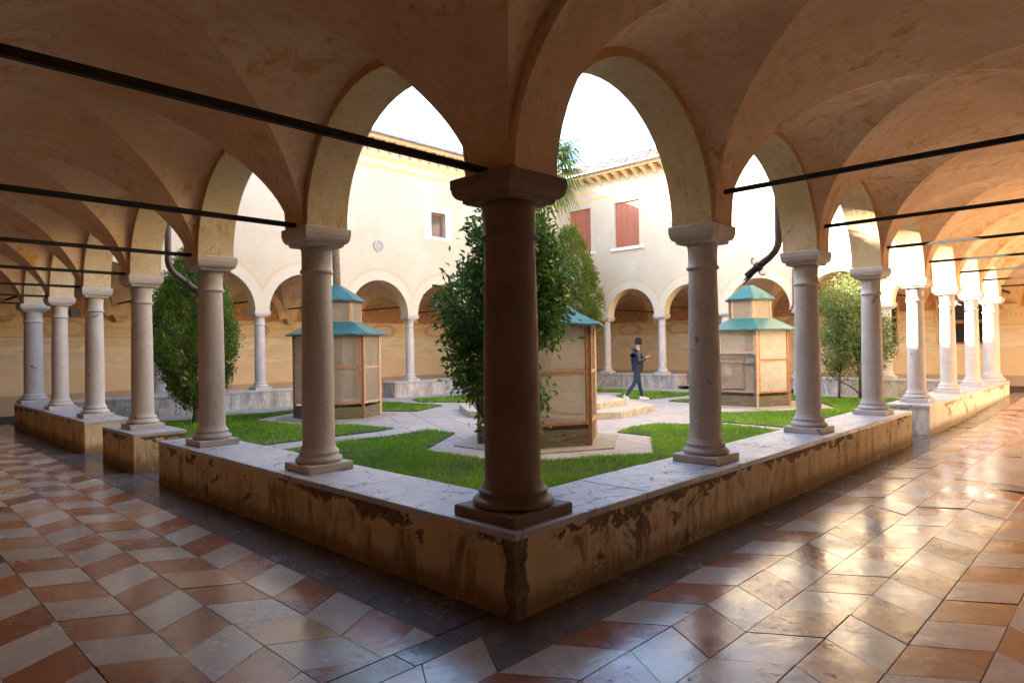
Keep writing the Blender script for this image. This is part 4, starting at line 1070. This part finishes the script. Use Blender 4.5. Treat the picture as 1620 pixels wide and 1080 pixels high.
# ------------------------------------------------------------------ aviaries
def aviary(c, sc, label, rot=-26.8, door_face=None, trunk=None):
    root = empty('aviary', (c[0], c[1], 0), R(rot)); tag(root, label, 'aviary', 'hexagonal aviaries in the court')
    rr = .975*sc; re = 1.17*sc; zt = 1.98
    V = [Vector((math.cos(R(60*i)), math.sin(R(60*i)), 0)) for i in range(6)]
    b = MB(); ngon(b, 6, 1.38*sc, 0, .022, 0, ins=.004); b.build('slab', simple('aviary_slab', (.30, .26, .21), .9), root)
    for i in range(6):
        p, q = V[i]*rr, V[(i+1) % 6]*rr; t = (q-p).normalized(); nrm = Vector((t.y, -t.x, 0)); L_ = (q-p).length
        # post
        b = MB(); f = .028
        def obox(b, c0, a0, a1, n0, n1, z0, z1, m=0):
            vs = [c0+t*a+nrm*n_+Vector((0, 0, z)) for z in (z0, z1) for a, n_ in ((a0,n0),(a1,n0),(a1,n1),(a0,n1))]
            b.add(vs, [(0,3,2,1),(4,5,6,7),(0,1,5,4),(1,2,6,5),(2,3,7,6),(3,0,4,7)], m)
        obox(b, p, -.03, .03, -.03, .03, .02, zt); b.build('post', M_WOOD if (i % 2) else M_WOODP, root)
        # base boards
        for z0, z1 in ((.03, .155), (.16, .285)):
            b = MB(); obox(b, p, .03, L_-.03, -.018, .012, z0, z1); b.build('board', M_BOARD, root)
        b = MB(); obox(b, p, .0, .032, .013, .03, .02, .36); b.build('corner_post', M_BOARD, root)
        # frame
        is_door = (i == door_face)
        b = MB(); z0, z1 = (.36, zt-.03); mid = (1.16 if not is_door else 1.34); fm = M_WOOD if i % 2 == 0 else M_WOODP
        for (a0, a1, s0, s1) in ((.035, .075, z0, z1), (L_-.075, L_-.035, z0, z1), (.075, L_-.075, z0, z0+.045), (.075, L_-.075, z1-.045, z1), (.075, L_-.075, mid, mid+.04)):
            obox(b, p, a0, a1, -.012, .022, s0, s1)
        fo = b.build('frame', fm, root)
        for s0, s1 in ((z0+.045, mid), (mid+.04, z1-.045)):
            b = MB(); n_ = 14; rows = []
            for k in range(2):
                rows.append([p + t*(.075 if k == 0 else L_-.075) + nrm*.004 + Vector((0, 0, s0+(s1-s0)*j/n_)) for j in range(n_+1)])
            b.grid(rows, 0, False)
            b.build('screen', (M_NETD if is_door and s0 < 1 else M_NET if (i == 4 and sc > 1.0) or is_door else M_SHINY if (door_face is not None and i == 4) else M_SHEET), fo)
        if is_door:
            b = MB()
            for (a0, a1, s0, s1) in ((.04, .065, .30, 1.32), (L_-.065, L_-.04, .03, 1.32), (.065, L_-.065, 1.29, 1.32), (.065, L_-.065, 1.08, 1.105), (.065, L_-.065, .36, .385)):
                obox(b, p, a0, a1, .024, .05, s0, s1)
            obox(b, p, .09, .22, .05, .065, .66, .675)
            b.build('door', simple('grey_steel', (.10, .10, .11), .5), root)
        # perches seen through
        # roof panels
        E0, E1 = V[i]*re, V[(i+1) % 6]*re; T0, T1 = V[i]*.57*sc, V[(i+1) % 6]*.57*sc
        b = MB(); rows = []
        for k in range(5):
            s_ = k/4; r0_ = E0.lerp(T0, s_); r1_ = E1.lerp(T1, s_); z = 1.945+(2.235-1.945)*s_
            rows.append([r0_.lerp(r1_, j/6)+Vector((0, 0, z+(.010*math.sin(j*2.7+i) if k == 0 and 0 < j < 6 else 0))) for j in range(7)])
        b.grid(rows, 0, False); b.grid([[p_-Vector((0, 0, .012)) for p_ in r_] for r_ in rows], 0, False)
        b.grid([rows[0], [p_-Vector((0, 0, .03)) for p_ in rows[0]]], 0, False)
        b.build('roof_panel', M_TEAL, root)
        # lantern side
        lp, lq = V[i]*.545*sc, V[(i+1) % 6]*.545*sc; tt = (lq-lp).normalized(); nn = Vector((tt.y, -tt.x, 0)); LL = (lq-lp).length
        b = MB()
        def ob2(b, a0, a1, n0, n1, z0, z1):
            vs = [lp+tt*a+nn*n_+Vector((0, 0, z)) for z in (z0, z1) for a, n_ in ((a0,n0),(a1,n0),(a1,n1),(a0,n1))]
            b.add(vs, [(0,3,2,1),(4,5,6,7),(0,1,5,4),(1,2,6,5),(2,3,7,6),(3,0,4,7)])
        ob2(b, 0, .04, -.01, .018, 2.21, 2.75); ob2(b, LL-.04, LL, -.01, .018, 2.21, 2.75); ob2(b, .04, LL-.04, -.01, .018, 2.21, 2.245)
        fo = b.build('lantern_frame', M_WOODP, root)
        b = MB(); ob2(b, .04, LL-.04, 0, .004, 2.245, 2.75); b.build('screen', M_SHEET, fo)
        E0, E1 = V[i]*.66*sc, V[(i+1) % 6]*.66*sc; T0, T1 = V[i]*.12, V[(i+1) % 6]*.12
        b = MB(); rows = []
        for k in range(4):
            s_ = k/3; z = 2.735+(.36)*s_**.9
            rows.append([E0.lerp(T0, s_).lerp(E1.lerp(T1, s_), j/4)+Vector((0, 0, z+(.012*math.sin(j*3+i*2) if k == 0 and 0 < j < 4 else 0))) for j in range(5)])
        b.grid(rows, 0, False); b.grid([rows[0], [p_-Vector((0, 0, .03)) for p_ in rows[0]]], 0, False); b.build('lantern_roof', M_TEAL, root)
    # feeding shelf inside
    b = MB(); b.box(-.5*sc, .5*sc, -.02, .02, 1.30, 1.33); b.box(-.02, .02, -.6*sc, .6*sc, 1.62, 1.645); b.build('perch', M_WOODP, root)
    return root
AV1, AV2, AV3, AV4 = (5.20, 10.78), (5.19, 4.42), (13.52, 4.47), (13.5, 10.85)
aviary(AV1, 1.0, 'teal-roofed aviary with the bare palm trunk rising through it')
aviary(AV2, 1.07, 'nearest aviary, half hidden behind the dark corner column and shrub')
aviary(AV3, 1.0, 'brightly lit aviary with steel framed door and shiny sheeting', door_face=3)
aviary(AV4, 1.0, 'farthest aviary hidden behind the shrub')

# ------------------------------------------------------------------ plants
def leaves(name, P, D, size, asp, mat, tone, fold=True, parent=None, curl=.25):
    """leaf quads at P pointing along D"""
    n = len(P); D = D/np.linalg.norm(D, axis=1, keepdims=True)
    up_ = nrg.normal(0, 1, (n, 3)) + np.array([0, 0, .8]); S = np.cross(D, up_); S /= np.linalg.norm(S, axis=1, keepdims=True)+1e-9
    U = np.cross(S, D); L = np.asarray(size)[:, None]; Wd = L*asp/2
    a = P; m_ = P + D*L*.5; tip = P + D*L - U*L*curl*.5
    l = m_ - S*Wd + U*L*.08; r_ = m_ + S*Wd + U*L*.08
    V = np.stack([a, r_, tip, l], 1).reshape(-1, 3)
    idx = np.arange(n)*4
    F = np.concatenate([np.stack([idx, idx+1, idx+2], 1), np.stack([idx, idx+2, idx+3], 1)], 0)
    me = np_mesh(name, V, F, mat, np.concatenate([tone, tone]))
    return me

def trunk_obj(parent, name, pts, rads, mat=M_TRUNK, n=8):
    b = MB(); b.tube(pts, rads, n); return b.build(name, mat, parent)

def cypress(loc, h, rad, label, mat, n, cat='tree', zc=.35, bulge=.42, seed=1, size=.075):
    g = np.random.default_rng(seed)
    root = empty('cypress_tree', (loc[0], loc[1], 0)); tag(root, label, cat)
    trunk_obj(root, 'trunk', [(0, 0, -.02), (.02, .01, .4), (-.02, .02, 1.2), (.01, -.01, h*.6), (0, 0, h*.9)], [.085, .065, .055, .035, .01])
    bb = MB()
    prof = lambda t: np.clip(np.where(t < bulge, np.sin(np.clip(t/bulge, 0, 1)*math.pi/2)**.75*.9+.1, np.cos((t-bulge)/(1-bulge)*math.pi/2)**.62), 0, 1)
    for i in range(46):
        an = g.uniform(0, 6.28); z0 = g.uniform(.25, .62*h); tt = min(.97, (z0+.35-zc)/(h-zc)+g.uniform(.02, .3)); r_ = rad*float(prof(np.array(max(tt, .02))))*.85
        bb.tube([(0, 0, z0), (r_*.6*math.cos(an), r_*.6*math.sin(an), z0+.22*(tt*h-z0)+.05), (r_*math.cos(an), r_*math.sin(an), max(z0+.15, zc+tt*(h-zc)))], [.016, .011, .003], 4)
    bb.build('branches', M_TRUNK, root, kind='stuff')
    # clumps
    nc = 620; t = g.beta(1.15, 1.25, nc); an = g.uniform(0, 6.283, nc); rr = rad*prof(t)*g.uniform(.72, 1.04, nc)*(1+.10*np.sin(an*3+t*9))
    cc = np.stack([rr*np.cos(an), rr*np.sin(an), zc+t*(h-zc)], 1)
    lowthin = g.uniform(0, 1, nc) < np.clip(.25+t*2.6, 0, 1); cc = cc[lowthin]; an = an[lowthin]; t = t[lowthin]; nc = len(cc)
    ci = g.integers(0, nc, n); off = g.normal(0, 1, (n, 3))*np.array([.07, .07, .12])*(rad/1.0)**.5
    P = cc[ci]+off
    D = np.stack([np.cos(an[ci])*.7, np.sin(an[ci])*.7, np.full(n, 1.0)], 1)+g.normal(0, .35, (n, 3))
    tone = np.clip(.12+.62*g.random(nc)[ci]+g.normal(0, .16, n), 0, 1)
    link('foliage', leaves('foliage', P, D, g.uniform(.6, 1.25, n)*size, .55, mat, tone, curl=.1), root, kind='stuff')
    return root
cypress((2.47, 12.16), 3.8, .80, 'tall dark conical cypress behind the second left column', M_LCYP, 56000, seed=3, size=.058)
cypress((15.9, 12.3), 5.9, 1.0, 'bright yellow-green thuja behind the nearest aviary and shrub', M_LTHU, 26000, seed=5, size=.09, zc=.5)

def branchy(name, loc, stems, crown, nleaf, lsize, asp, mat, label, seed, cat, single=0, drop=None, ncl=150, spread=.13):
    """stems: trunk polylines; crown: list of (x, y, z, rx, ry, rz) blobs"""
    g = np.random.default_rng(seed)
    root = empty(name, (loc[0], loc[1], 0)); tag(root, label, cat)
    tips = []
    for pts, rads in stems: trunk_obj(root, 'trunk', pts, rads)
    w_ = np.array([c[3]*c[4]*c[5] for c in crown]); w_ /= w_.sum()
    k = g.choice(len(crown), ncl, p=w_); d = g.normal(0, 1, (ncl, 3)); d /= np.linalg.norm(d, axis=1, keepdims=True)
    rr = g.uniform(.45, 1.0, ncl)**.5
    cr = np.array(crown); cc = cr[k, :3]+d*cr[k, 3:]*rr[:, None]
    bb = MB()
    for c in cc:
        bi = min(range(len(stems)), key=lambda i: min((Vector(p)-Vector(c)).length for p in stems[i][0])); pts = stems[bi][0]
        cand = [Vector(p) for p in pts if p[2] < c[2]] or [Vector(pts[0])]
        p0 = min(cand, key=lambda p: (p-Vector(c)).length); v = Vector(c)
        mid = p0.lerp(v, .55)+Vector((g.normal(0, .04), g.normal(0, .04), g.uniform(-.08, .02)))
        bb.tube([p0, mid, v], [.010, .006, .002], 4)
    bb.build('branches', M_TRUNK, root, kind='stuff')
    ci = g.integers(0, ncl, nleaf); P = cc[ci]+g.normal(0, spread, (nleaf, 3))*np.array([1, 1, .9])
    D = g.normal(0, .6, (nleaf, 3))+d[ci]*.7+np.array([0, 0, .05])
    tone = np.clip(.42+.3*(g.random(ncl)[ci]-.5)+g.normal(0, .2, nleaf), 0, 1)
    sz = g.uniform(.65, 1.25, nleaf)*lsize
    W_ = P+np.array([loc[0], loc[1], 0]); dp = (W_[:, 0]-CX)*fw.x+(W_[:, 1]-CY)*fw.y
    order = np.argsort(dp)
    if single:
        one = order[:single]; rest = order[single:]
        lm = [leaves('leaf', np.zeros((1, 3)), np.array([[0, 1., .0]]), [1.0], asp, mat, np.array([q])) for q in (.2, .45, .7, .95)]
        for i in one:
            dv = Vector(D[i]).normalized(); o = link('leaf', lm[int(g.integers(0, 4))], root, loc=tuple(P[i])); q = dv.to_track_quat('Y', 'Z')
            o.rotation_euler = (q @ Vector((0, 0, 0)).rotation_difference(Vector((0, 0, 0)))).to_euler() if False else q.to_euler(); o.scale = (sz[i],)*3
    else: rest = order
    link('foliage', leaves('foliage', P[rest], D[rest], sz[rest], asp, mat, tone[rest]), root, kind='stuff')
    return root
branchy('shrub', (3.18, 3.10), [([(.35, -.1, -.02), (.28, -.05, .6), (.15, 0, 1.3), (.1, 0, 2.2), (.05, 0, 3.0)], [.03, .026, .022, .016, .008]),
         ([(-.3, .1, -.02), (-.33, .12, .6), (-.25, .1, 1.4), (-.12, .06, 2.3), (-.1, .05, 3.1)], [.024, .02, .018, .012, .006]),
         ([(.02, .2, -.02), (.1, .22, .8), (.2, .2, 1.7), (.2, .15, 2.6)], [.02, .018, .014, .006])],
        [(.0, .0, 2.55, .45, .47, .72), (-.34, .34, 2.1, .40, .40, .60), (.27, -.26, 2.35, .36, .36, .75), (-.36, .34, 1.4, .28, .28, .45), (.22, -.2, 1.15, .20, .20, .42), (-.2, .2, .85, .16, .16, .30), (0, 0, 3.1, .42, .42, .32), (.2, -.18, .62, .14, .14, .25)],
        15000, .10, .42, M_LBUSH, 'dark glossy leaved shrub behind the thick corner column', 21, 'shrub', single=300, ncl=420, spread=.105)
branchy('laurel_tree', (16.6, 2.95), [([(.12, -.2, -.02), (.13, -.2, .6), (.08, -.12, 1.2), (.0, 0, 2.2), (0, 0, 3.0)], [.085, .075, .06, .03, .01]),
         ([(-.22, .28, -.02), (-.2, .26, .7), (-.2, .25, 1.6), (-.15, .2, 2.4)], [.035, .03, .024, .01]), ([(.12, -.2, .1), (-.1, .0, .35), (-.3, .4, .6), (-.4, .6, 1.0)], [.025, .02, .015, .008])],
        [(-.15, .15, 2.75, .55, .55, .62), (0, 0, 1.95, .72, .75, .6), (.25, -.42, 1.7, .5, .55, .75), (-.25, .35, 1.35, .45, .5, .5), (-.1, .2, .85, .35, .4, .3), (.3, -.5, 1.15, .35, .4, .35)],
        19000, .075, .42, M_LTREE, 'leafy twin-trunk tree between the second and fourth right columns', 33, 'tree', ncl=380, spread=.13)

def palm(loc, h, r_t, crown_r, label, seed, nf=26, z0=0):
    g = np.random.default_rng(seed)
    root = empty('palm_tree', (loc[0], loc[1], 0)); tag(root, label, 'palm')
    b = MB(); rows = []; nz = int(h/.05)
    pts = [(0.02*math.sin(i*.05), .02*math.cos(i*.07), h*i/nz) for i in range(nz+1)]
    b.tube(pts, [r_t*(1+.05*(i % 2)+.08*math.sin(i*1.7)*.4) for i in range(nz+1)], 12); b.build('trunk', M_PALMT, root)
    b = MB(); b.tube([(0, 0, h-.45), (0, 0, h-.1), (0, 0, h+.1)], [r_t*1.1, r_t*1.7, r_t*.8], 10); b.build('fibre', M_BRKT, root)
    for i in range(nf):
        an = i*2.39996+g.uniform(-.2, .2); el = R(75)-R(135)*(i/nf)**.9; L_ = crown_r*g.uniform(.42, .55)
        d = Vector((math.cos(an)*math.cos(el), math.sin(an)*math.cos(el), math.sin(el))); s = d.cross(Vector((0, 0, 1))).normalized(); u_ = s.cross(d)
        o_ = Vector((0, 0, h)); c = o_+d*L_
        bb = MB(); bb.tube([o_, o_+d*L_*.5+u_*.02, c], [.014, .010, .007], 4)
        nl = 26
        for k in range(nl):
            a = R(-125)+R(250)*k/(nl-1); ll = crown_r*g.uniform(.42, .55)*(1-.25*abs(a)/R(125))
            dd = (d*math.cos(a)+s*math.sin(a)).normalized(); sd = dd.cross(u_).normalized()*.017
            m1 = c+dd*ll*.6+u_*.0; t1 = c+dd*ll+Vector((0, 0, -.28*ll-g.uniform(0, .25)*ll))
            bb.add([c-sd*.4, c+sd*.4, m1+sd, m1-sd, t1], [(0,1,2,3),(3,2,4)], 1)
        me = bb.mesh('frond', [M_PALMT, M_LPALM])
        at = me.attributes.new('rnd', 'FLOAT', 'FACE'); at.data.foreach_set('value', np.clip(g.normal(.5, .25, len(me.polygons)), 0, 1).astype(np.float32))
        link('frond', me, root)
    return root
palm(AV1, 6.5, .088, .75, 'slim palm whose bare trunk rises out of the aviary lantern', 4, 18)
palm((AV2[0], AV2[1]), 4.55, .085, 1.08, 'palm with drooping green fronds showing above the corner capital', 8, 34)
root = empty('palm_stump', (AV3[0], AV3[1], 0)); tag(root, 'dead palm trunk standing inside the brightly lit aviary', 'tree trunk')
b = MB(); b.tube([(.02*math.sin(i), .02*math.cos(i*1.3), i*.1) for i in range(27)], [.10*(1+.05*(i % 2)) for i in range(27)], 12); b.build('trunk', M_PALMT, root)
b = MB(); b.tube([(0, 0, 2.4), (0, 0, 2.68)], [.13, .11], 12); b.build('broken_top', M_PALMT, root)

# ------------------------------------------------------------------ the walking man
def skin_mesh(name, verts, edges, radii, mats, root_i=0, sub=2):
    me = bpy.data.meshes.new(name); me.from_pydata(verts, edges, []); me.update()
    ob = bpy.data.objects.new(name+'_src', me); COL.objects.link(ob)
    ob.modifiers.new('skin', 'SKIN')
    for i, rr in enumerate(radii): 
        sv = me.skin_vertices[0].data[i]; sv.radius = rr if isinstance(rr, tuple) else (rr, rr); sv.use_root = (i == root_i)
    ob.modifiers['skin'].use_smooth_shade = True
    ss = ob.modifiers.new('sub', 'SUBSURF'); ss.levels = sub; ss.render_levels = sub
    dg = bpy.context.evaluated_depsgraph_get(); m2 = bpy.data.meshes.new_from_object(ob.evaluated_get(dg)); m2.name = name
    bpy.data.objects.remove(ob)
    for mt in mats: m2.materials.append(mt)
    return m2
M_JACK = simple('navy_quilted_jacket', (.012, .017, .05), .45, .3, 12)
M_JEAN = simple('blue_jeans', (.02, .042, .09), .85, .35, 14)
M_SKIN = simple('skin', (.52, .28, .19), .55, .08, 6, 0)
M_BEAN = simple('black_knit', (.012, .008, .01), .95, .3, 60)
M_SHOE = simple('white_leather', (.72, .70, .68), .5, .05, 6)
man = empty('person', (12.99, 7.60, .003)); tag(man, 'walking man in black beanie, navy padded jacket, jeans and white sneakers', 'person')
man.rotation_euler = (0, 0, math.atan2(-.718, .696))       # local +x walks to image right, local -y faces the viewer
# body: legs and hips and torso core and neck/head, one continuous skin
bv = [(0,0,.92),(0,0,1.10),(0,0,1.34),(.02,0,1.47),(.045,0,1.55),(.06,0,1.63),
      (-.01,-.09,.88),(-.075,-.09,.52),(-.33,-.09,.16),(-.35,-.09,.11),
      (.02,.09,.88),(.075,.09,.50),(.145,.09,.12),(.16,.09,.09)]
be = [(0,1),(1,2),(2,3),(3,4),(4,5),(0,6),(6,7),(7,8),(8,9),(0,10),(10,11),(11,12),(12,13)]
brd = [(.125,.15),(.12,.145),(.12,.16),(.052,.052),(.075,.068),(.095,.078),(.095,.09),(.066,.066),(.046,.046),(.043,.043),(.095,.09),(.068,.068),(.046,.046),(.043,.043)]
me = skin_mesh('body', bv, be, brd, [M_JEAN, M_SKIN, M_JACK], 0)
for p in me.polygons:
    if p.center.z > 1.42: p.material_index = 1
    elif p.center.z > .84: p.material_index = 2
body = link('body', me, man)
# jacket with ribs
jv = [(0,0,.80)]; jr = [(.135,.165)]; je = []
nst = 14
for i in range(1, nst+1):
    z = .80+.60*i/nst; jv.append((.015*math.sin(i*.3), 0, z)); t = i/nst
    q = .010*(1 if i % 2 else -1); jr.append((.135+.012*math.sin(t*3)+q-.03*max(0, t-.8)*4, .165+.03*math.sin(t*2.2)+q-.05*max(0, t-.85)*5)); je.append((i-1, i))
sh_i = 12
def arm(side, pts, rs):
    base = sh_i
    for p, r_ in zip(pts, rs): jv.append(p); jr.append((r_, r_)); je.append((base, len(jv)-1)); base = len(jv)-1
def ribs(p, q, n):
    return [tuple(p[k]+(q[k]-p[k])*i/n for k in range(3)) for i in range(1, n+1)]
for sd_, el, hd in ((-1, (.02, -.235, 1.09), (.205, -.17, 1.215)), (1, (.04, .235, 1.10), (.215, .12, 1.225))):
    s0 = (0.0, sd_*.19, 1.35); up_ = ribs(s0, el, 5); lo_ = ribs(el, hd, 5)
    P_ = [s0]+up_+lo_; arm(sd_, P_, [.078]+[.070+(.007 if i % 2 else -.006) for i in range(5)]+[.060+(.006 if i % 2 else -.005)-.002*i for i in range(5)])
me = skin_mesh('jacket', jv, je, jr, [M_JACK], 0, 2); link('jacket', me, man)
# hood bunched at the neck
me = skin_mesh('hood', [(-.10,0,1.44),(-.12,0,1.49),(-.06,-.09,1.46),(.03,-.09,1.42),(-.06,.09,1.46),(.03,.09,1.42)], [(0,1),(0,2),(2,3),(0,4),(4,5)], [.07,.06,.055,.035,.055,.035], [M_JACK], 0); link('hood', me, man)
# head details
b = MB()
b.lathe([(.0, .185), (.05, .178), (.085, .15), (.103, .10), (.107, .05), (.108, .02), (.112, .018), (.112, -.02), (.104, -.022)], n=20)
bo = b.build('beanie', M_BEAN, man); bo.location = (.052, 0, 1.628); bo.rotation_euler = (0, R(8), 0)
b = MB(); b.tube([(.145, 0, 1.615), (.172, 0, 1.585), (.15, 0, 1.575)], [.010, .016, .008], 6); b.build('nose', M_SKIN, body)
for sg in (-1, 1):
    b = MB(); b.lathe([(0, -.012), (.012, 0), (0, .012)], n=8); e_ = b.build('eye', M_BEAN, body); e_.location = (.138, sg*.032, 1.607)
    b = MB(); b.tube([(.05, sg*.082, 1.58), (.045, sg*.092, 1.60), (.05, sg*.084, 1.62)], [.008, .013, .008], 6); b.build('ear', M_SKIN, body)
b = MB(); b.tube([(.138, -.022, 1.548), (.146, 0, 1.546), (.138, .022, 1.548)], .006, 5); b.build('mouth', simple('lips', (.35, .13, .1), .6), body)
b = MB(); b.tube([(.09, -.05, 1.535), (.135, -.03, 1.528), (.145, 0, 1.526), (.135, .03, 1.528), (.09, .05, 1.535)], [.015, .02, .02, .02, .015], 6); b.build('beard', simple('brown_beard', (.10, .05, .03), .9), body)
# hands with fingers
for sd_, hx, hy, hz in ((-1, .225, -.155, 1.228), (1, .235, .105, 1.238)):
    vs = [(hx, hy, hz), (hx+.04, hy-sd_*.01, hz+.008), (hx+.075, hy-sd_*.015, hz+.012)]; es = [(0, 1), (1, 2)]; rs = [(.026, .022), (.034, .02), (.034, .018)]
    me = skin_mesh('hand', vs, es, rs, [M_SKIN], 0); ho = link('hand', me, man)
    for k, (o, ln) in enumerate(((-.026, .055), (-.009, .064), (.009, .060), (.026, .048))):
        b = MB(); s = (hx+.07, hy-sd_*.015+o, hz+.012); b.tube([s, (s[0]+ln*.55, s[1], s[2]+.012), (s[0]+ln*.8, s[1]-sd_*.012, s[2]+.034), (s[0]+ln*.6, s[1]-sd_*.016, s[2]+.048)], [.010, .0095, .0085, .006], 6); b.build('finger', M_SKIN, ho)
    b = MB(); b.tube([(hx+.02, hy-sd_*.03, hz+.01), (hx+.045, hy-sd_*.048, hz+.03), (hx+.07, hy-sd_*.04, hz+.045)], [.012, .011, .008], 6); b.build('thumb', M_SKIN, ho)
# shoes
for nm, x0, y0, z0, pitch in (('shoe', -.37, -.09, .065, R(38)), ('shoe', .16, .09, 0.004, R(-4))):
    so_ = empty('shoe'); so_.parent = man
    b = MB(); rows = []
    for x_, hw, h0, h1 in ((-.075, .028, .02, .10), (-.05, .04, .018, .115), (.0, .042, .018, .11), (.05, .040, .018, .085), (.11, .047, .018, .065), (.165, .043, .018, .052), (.195, .022, .02, .035)):
        rows.append([(x_, -hw, h0), (x_, -hw*.95, (h0+h1)/2), (x_, -hw*.5, h1), (x_, hw*.5, h1), (x_, hw*.95, (h0+h1)/2), (x_, hw, h0)])
    b.grid(rows, 0, True, True); e = len(b.v); b.f.append(tuple(range(0, 6))); b.m.append(0); b.sm.append(True); b.f.append(tuple(range(e-6, e))); b.m.append(0); b.sm.append(True)
    b.build('upper', M_SHOE, so_)
    b = MB(); rows = [[(x_, -hw, 0), (x_, -hw, .022), (x_, hw, .022), (x_, hw, 0)] for x_, hw in ((-.08, .03), (-.05, .043), (.05, .044), (.11, .05), (.165, .046), (.20, .025))]
    b.grid(rows, 0, False, True); b.f += [(0,1,2,3), (20,21,22,23)]; b.m += [0, 0]; b.sm += [False, False]; b.build('sole', M_SHOE, so_)
    b = MB(); 
    for q in (.02, .045, .07): b.box(q, q+.008, -.024, .024, .088-q*.4, .106-q*.4)
    b.build('laces', M_BLACK, so_)
    so_.location = (x0, y0, z0); so_.rotation_euler = (0, pitch, 0)
ph = empty('mobile_phone', (0, 0, 0)); tag(ph, 'small phone held up in the walking man\'s hands', 'phone')
pm = Matrix.Translation(Vector((12.99, 7.60, 0))) @ Matrix.Rotation(math.atan2(-.718, .696), 4, 'Z')
ph.matrix_world = pm @ Matrix.Translation((.32, -.02, 1.27)) @ Matrix.Rotation(R(-30), 4, 'Y')
b = MB(); b.box(-.004, .004, -.036, .036, -.07, .07); b.build('case', M_BLACK, ph)
b = MB(); b.box(-.0055, -.0042, -.033, .033, -.064, .064); b.build('screen', M_GLASS, ph)

bpy.context.view_layer.update()
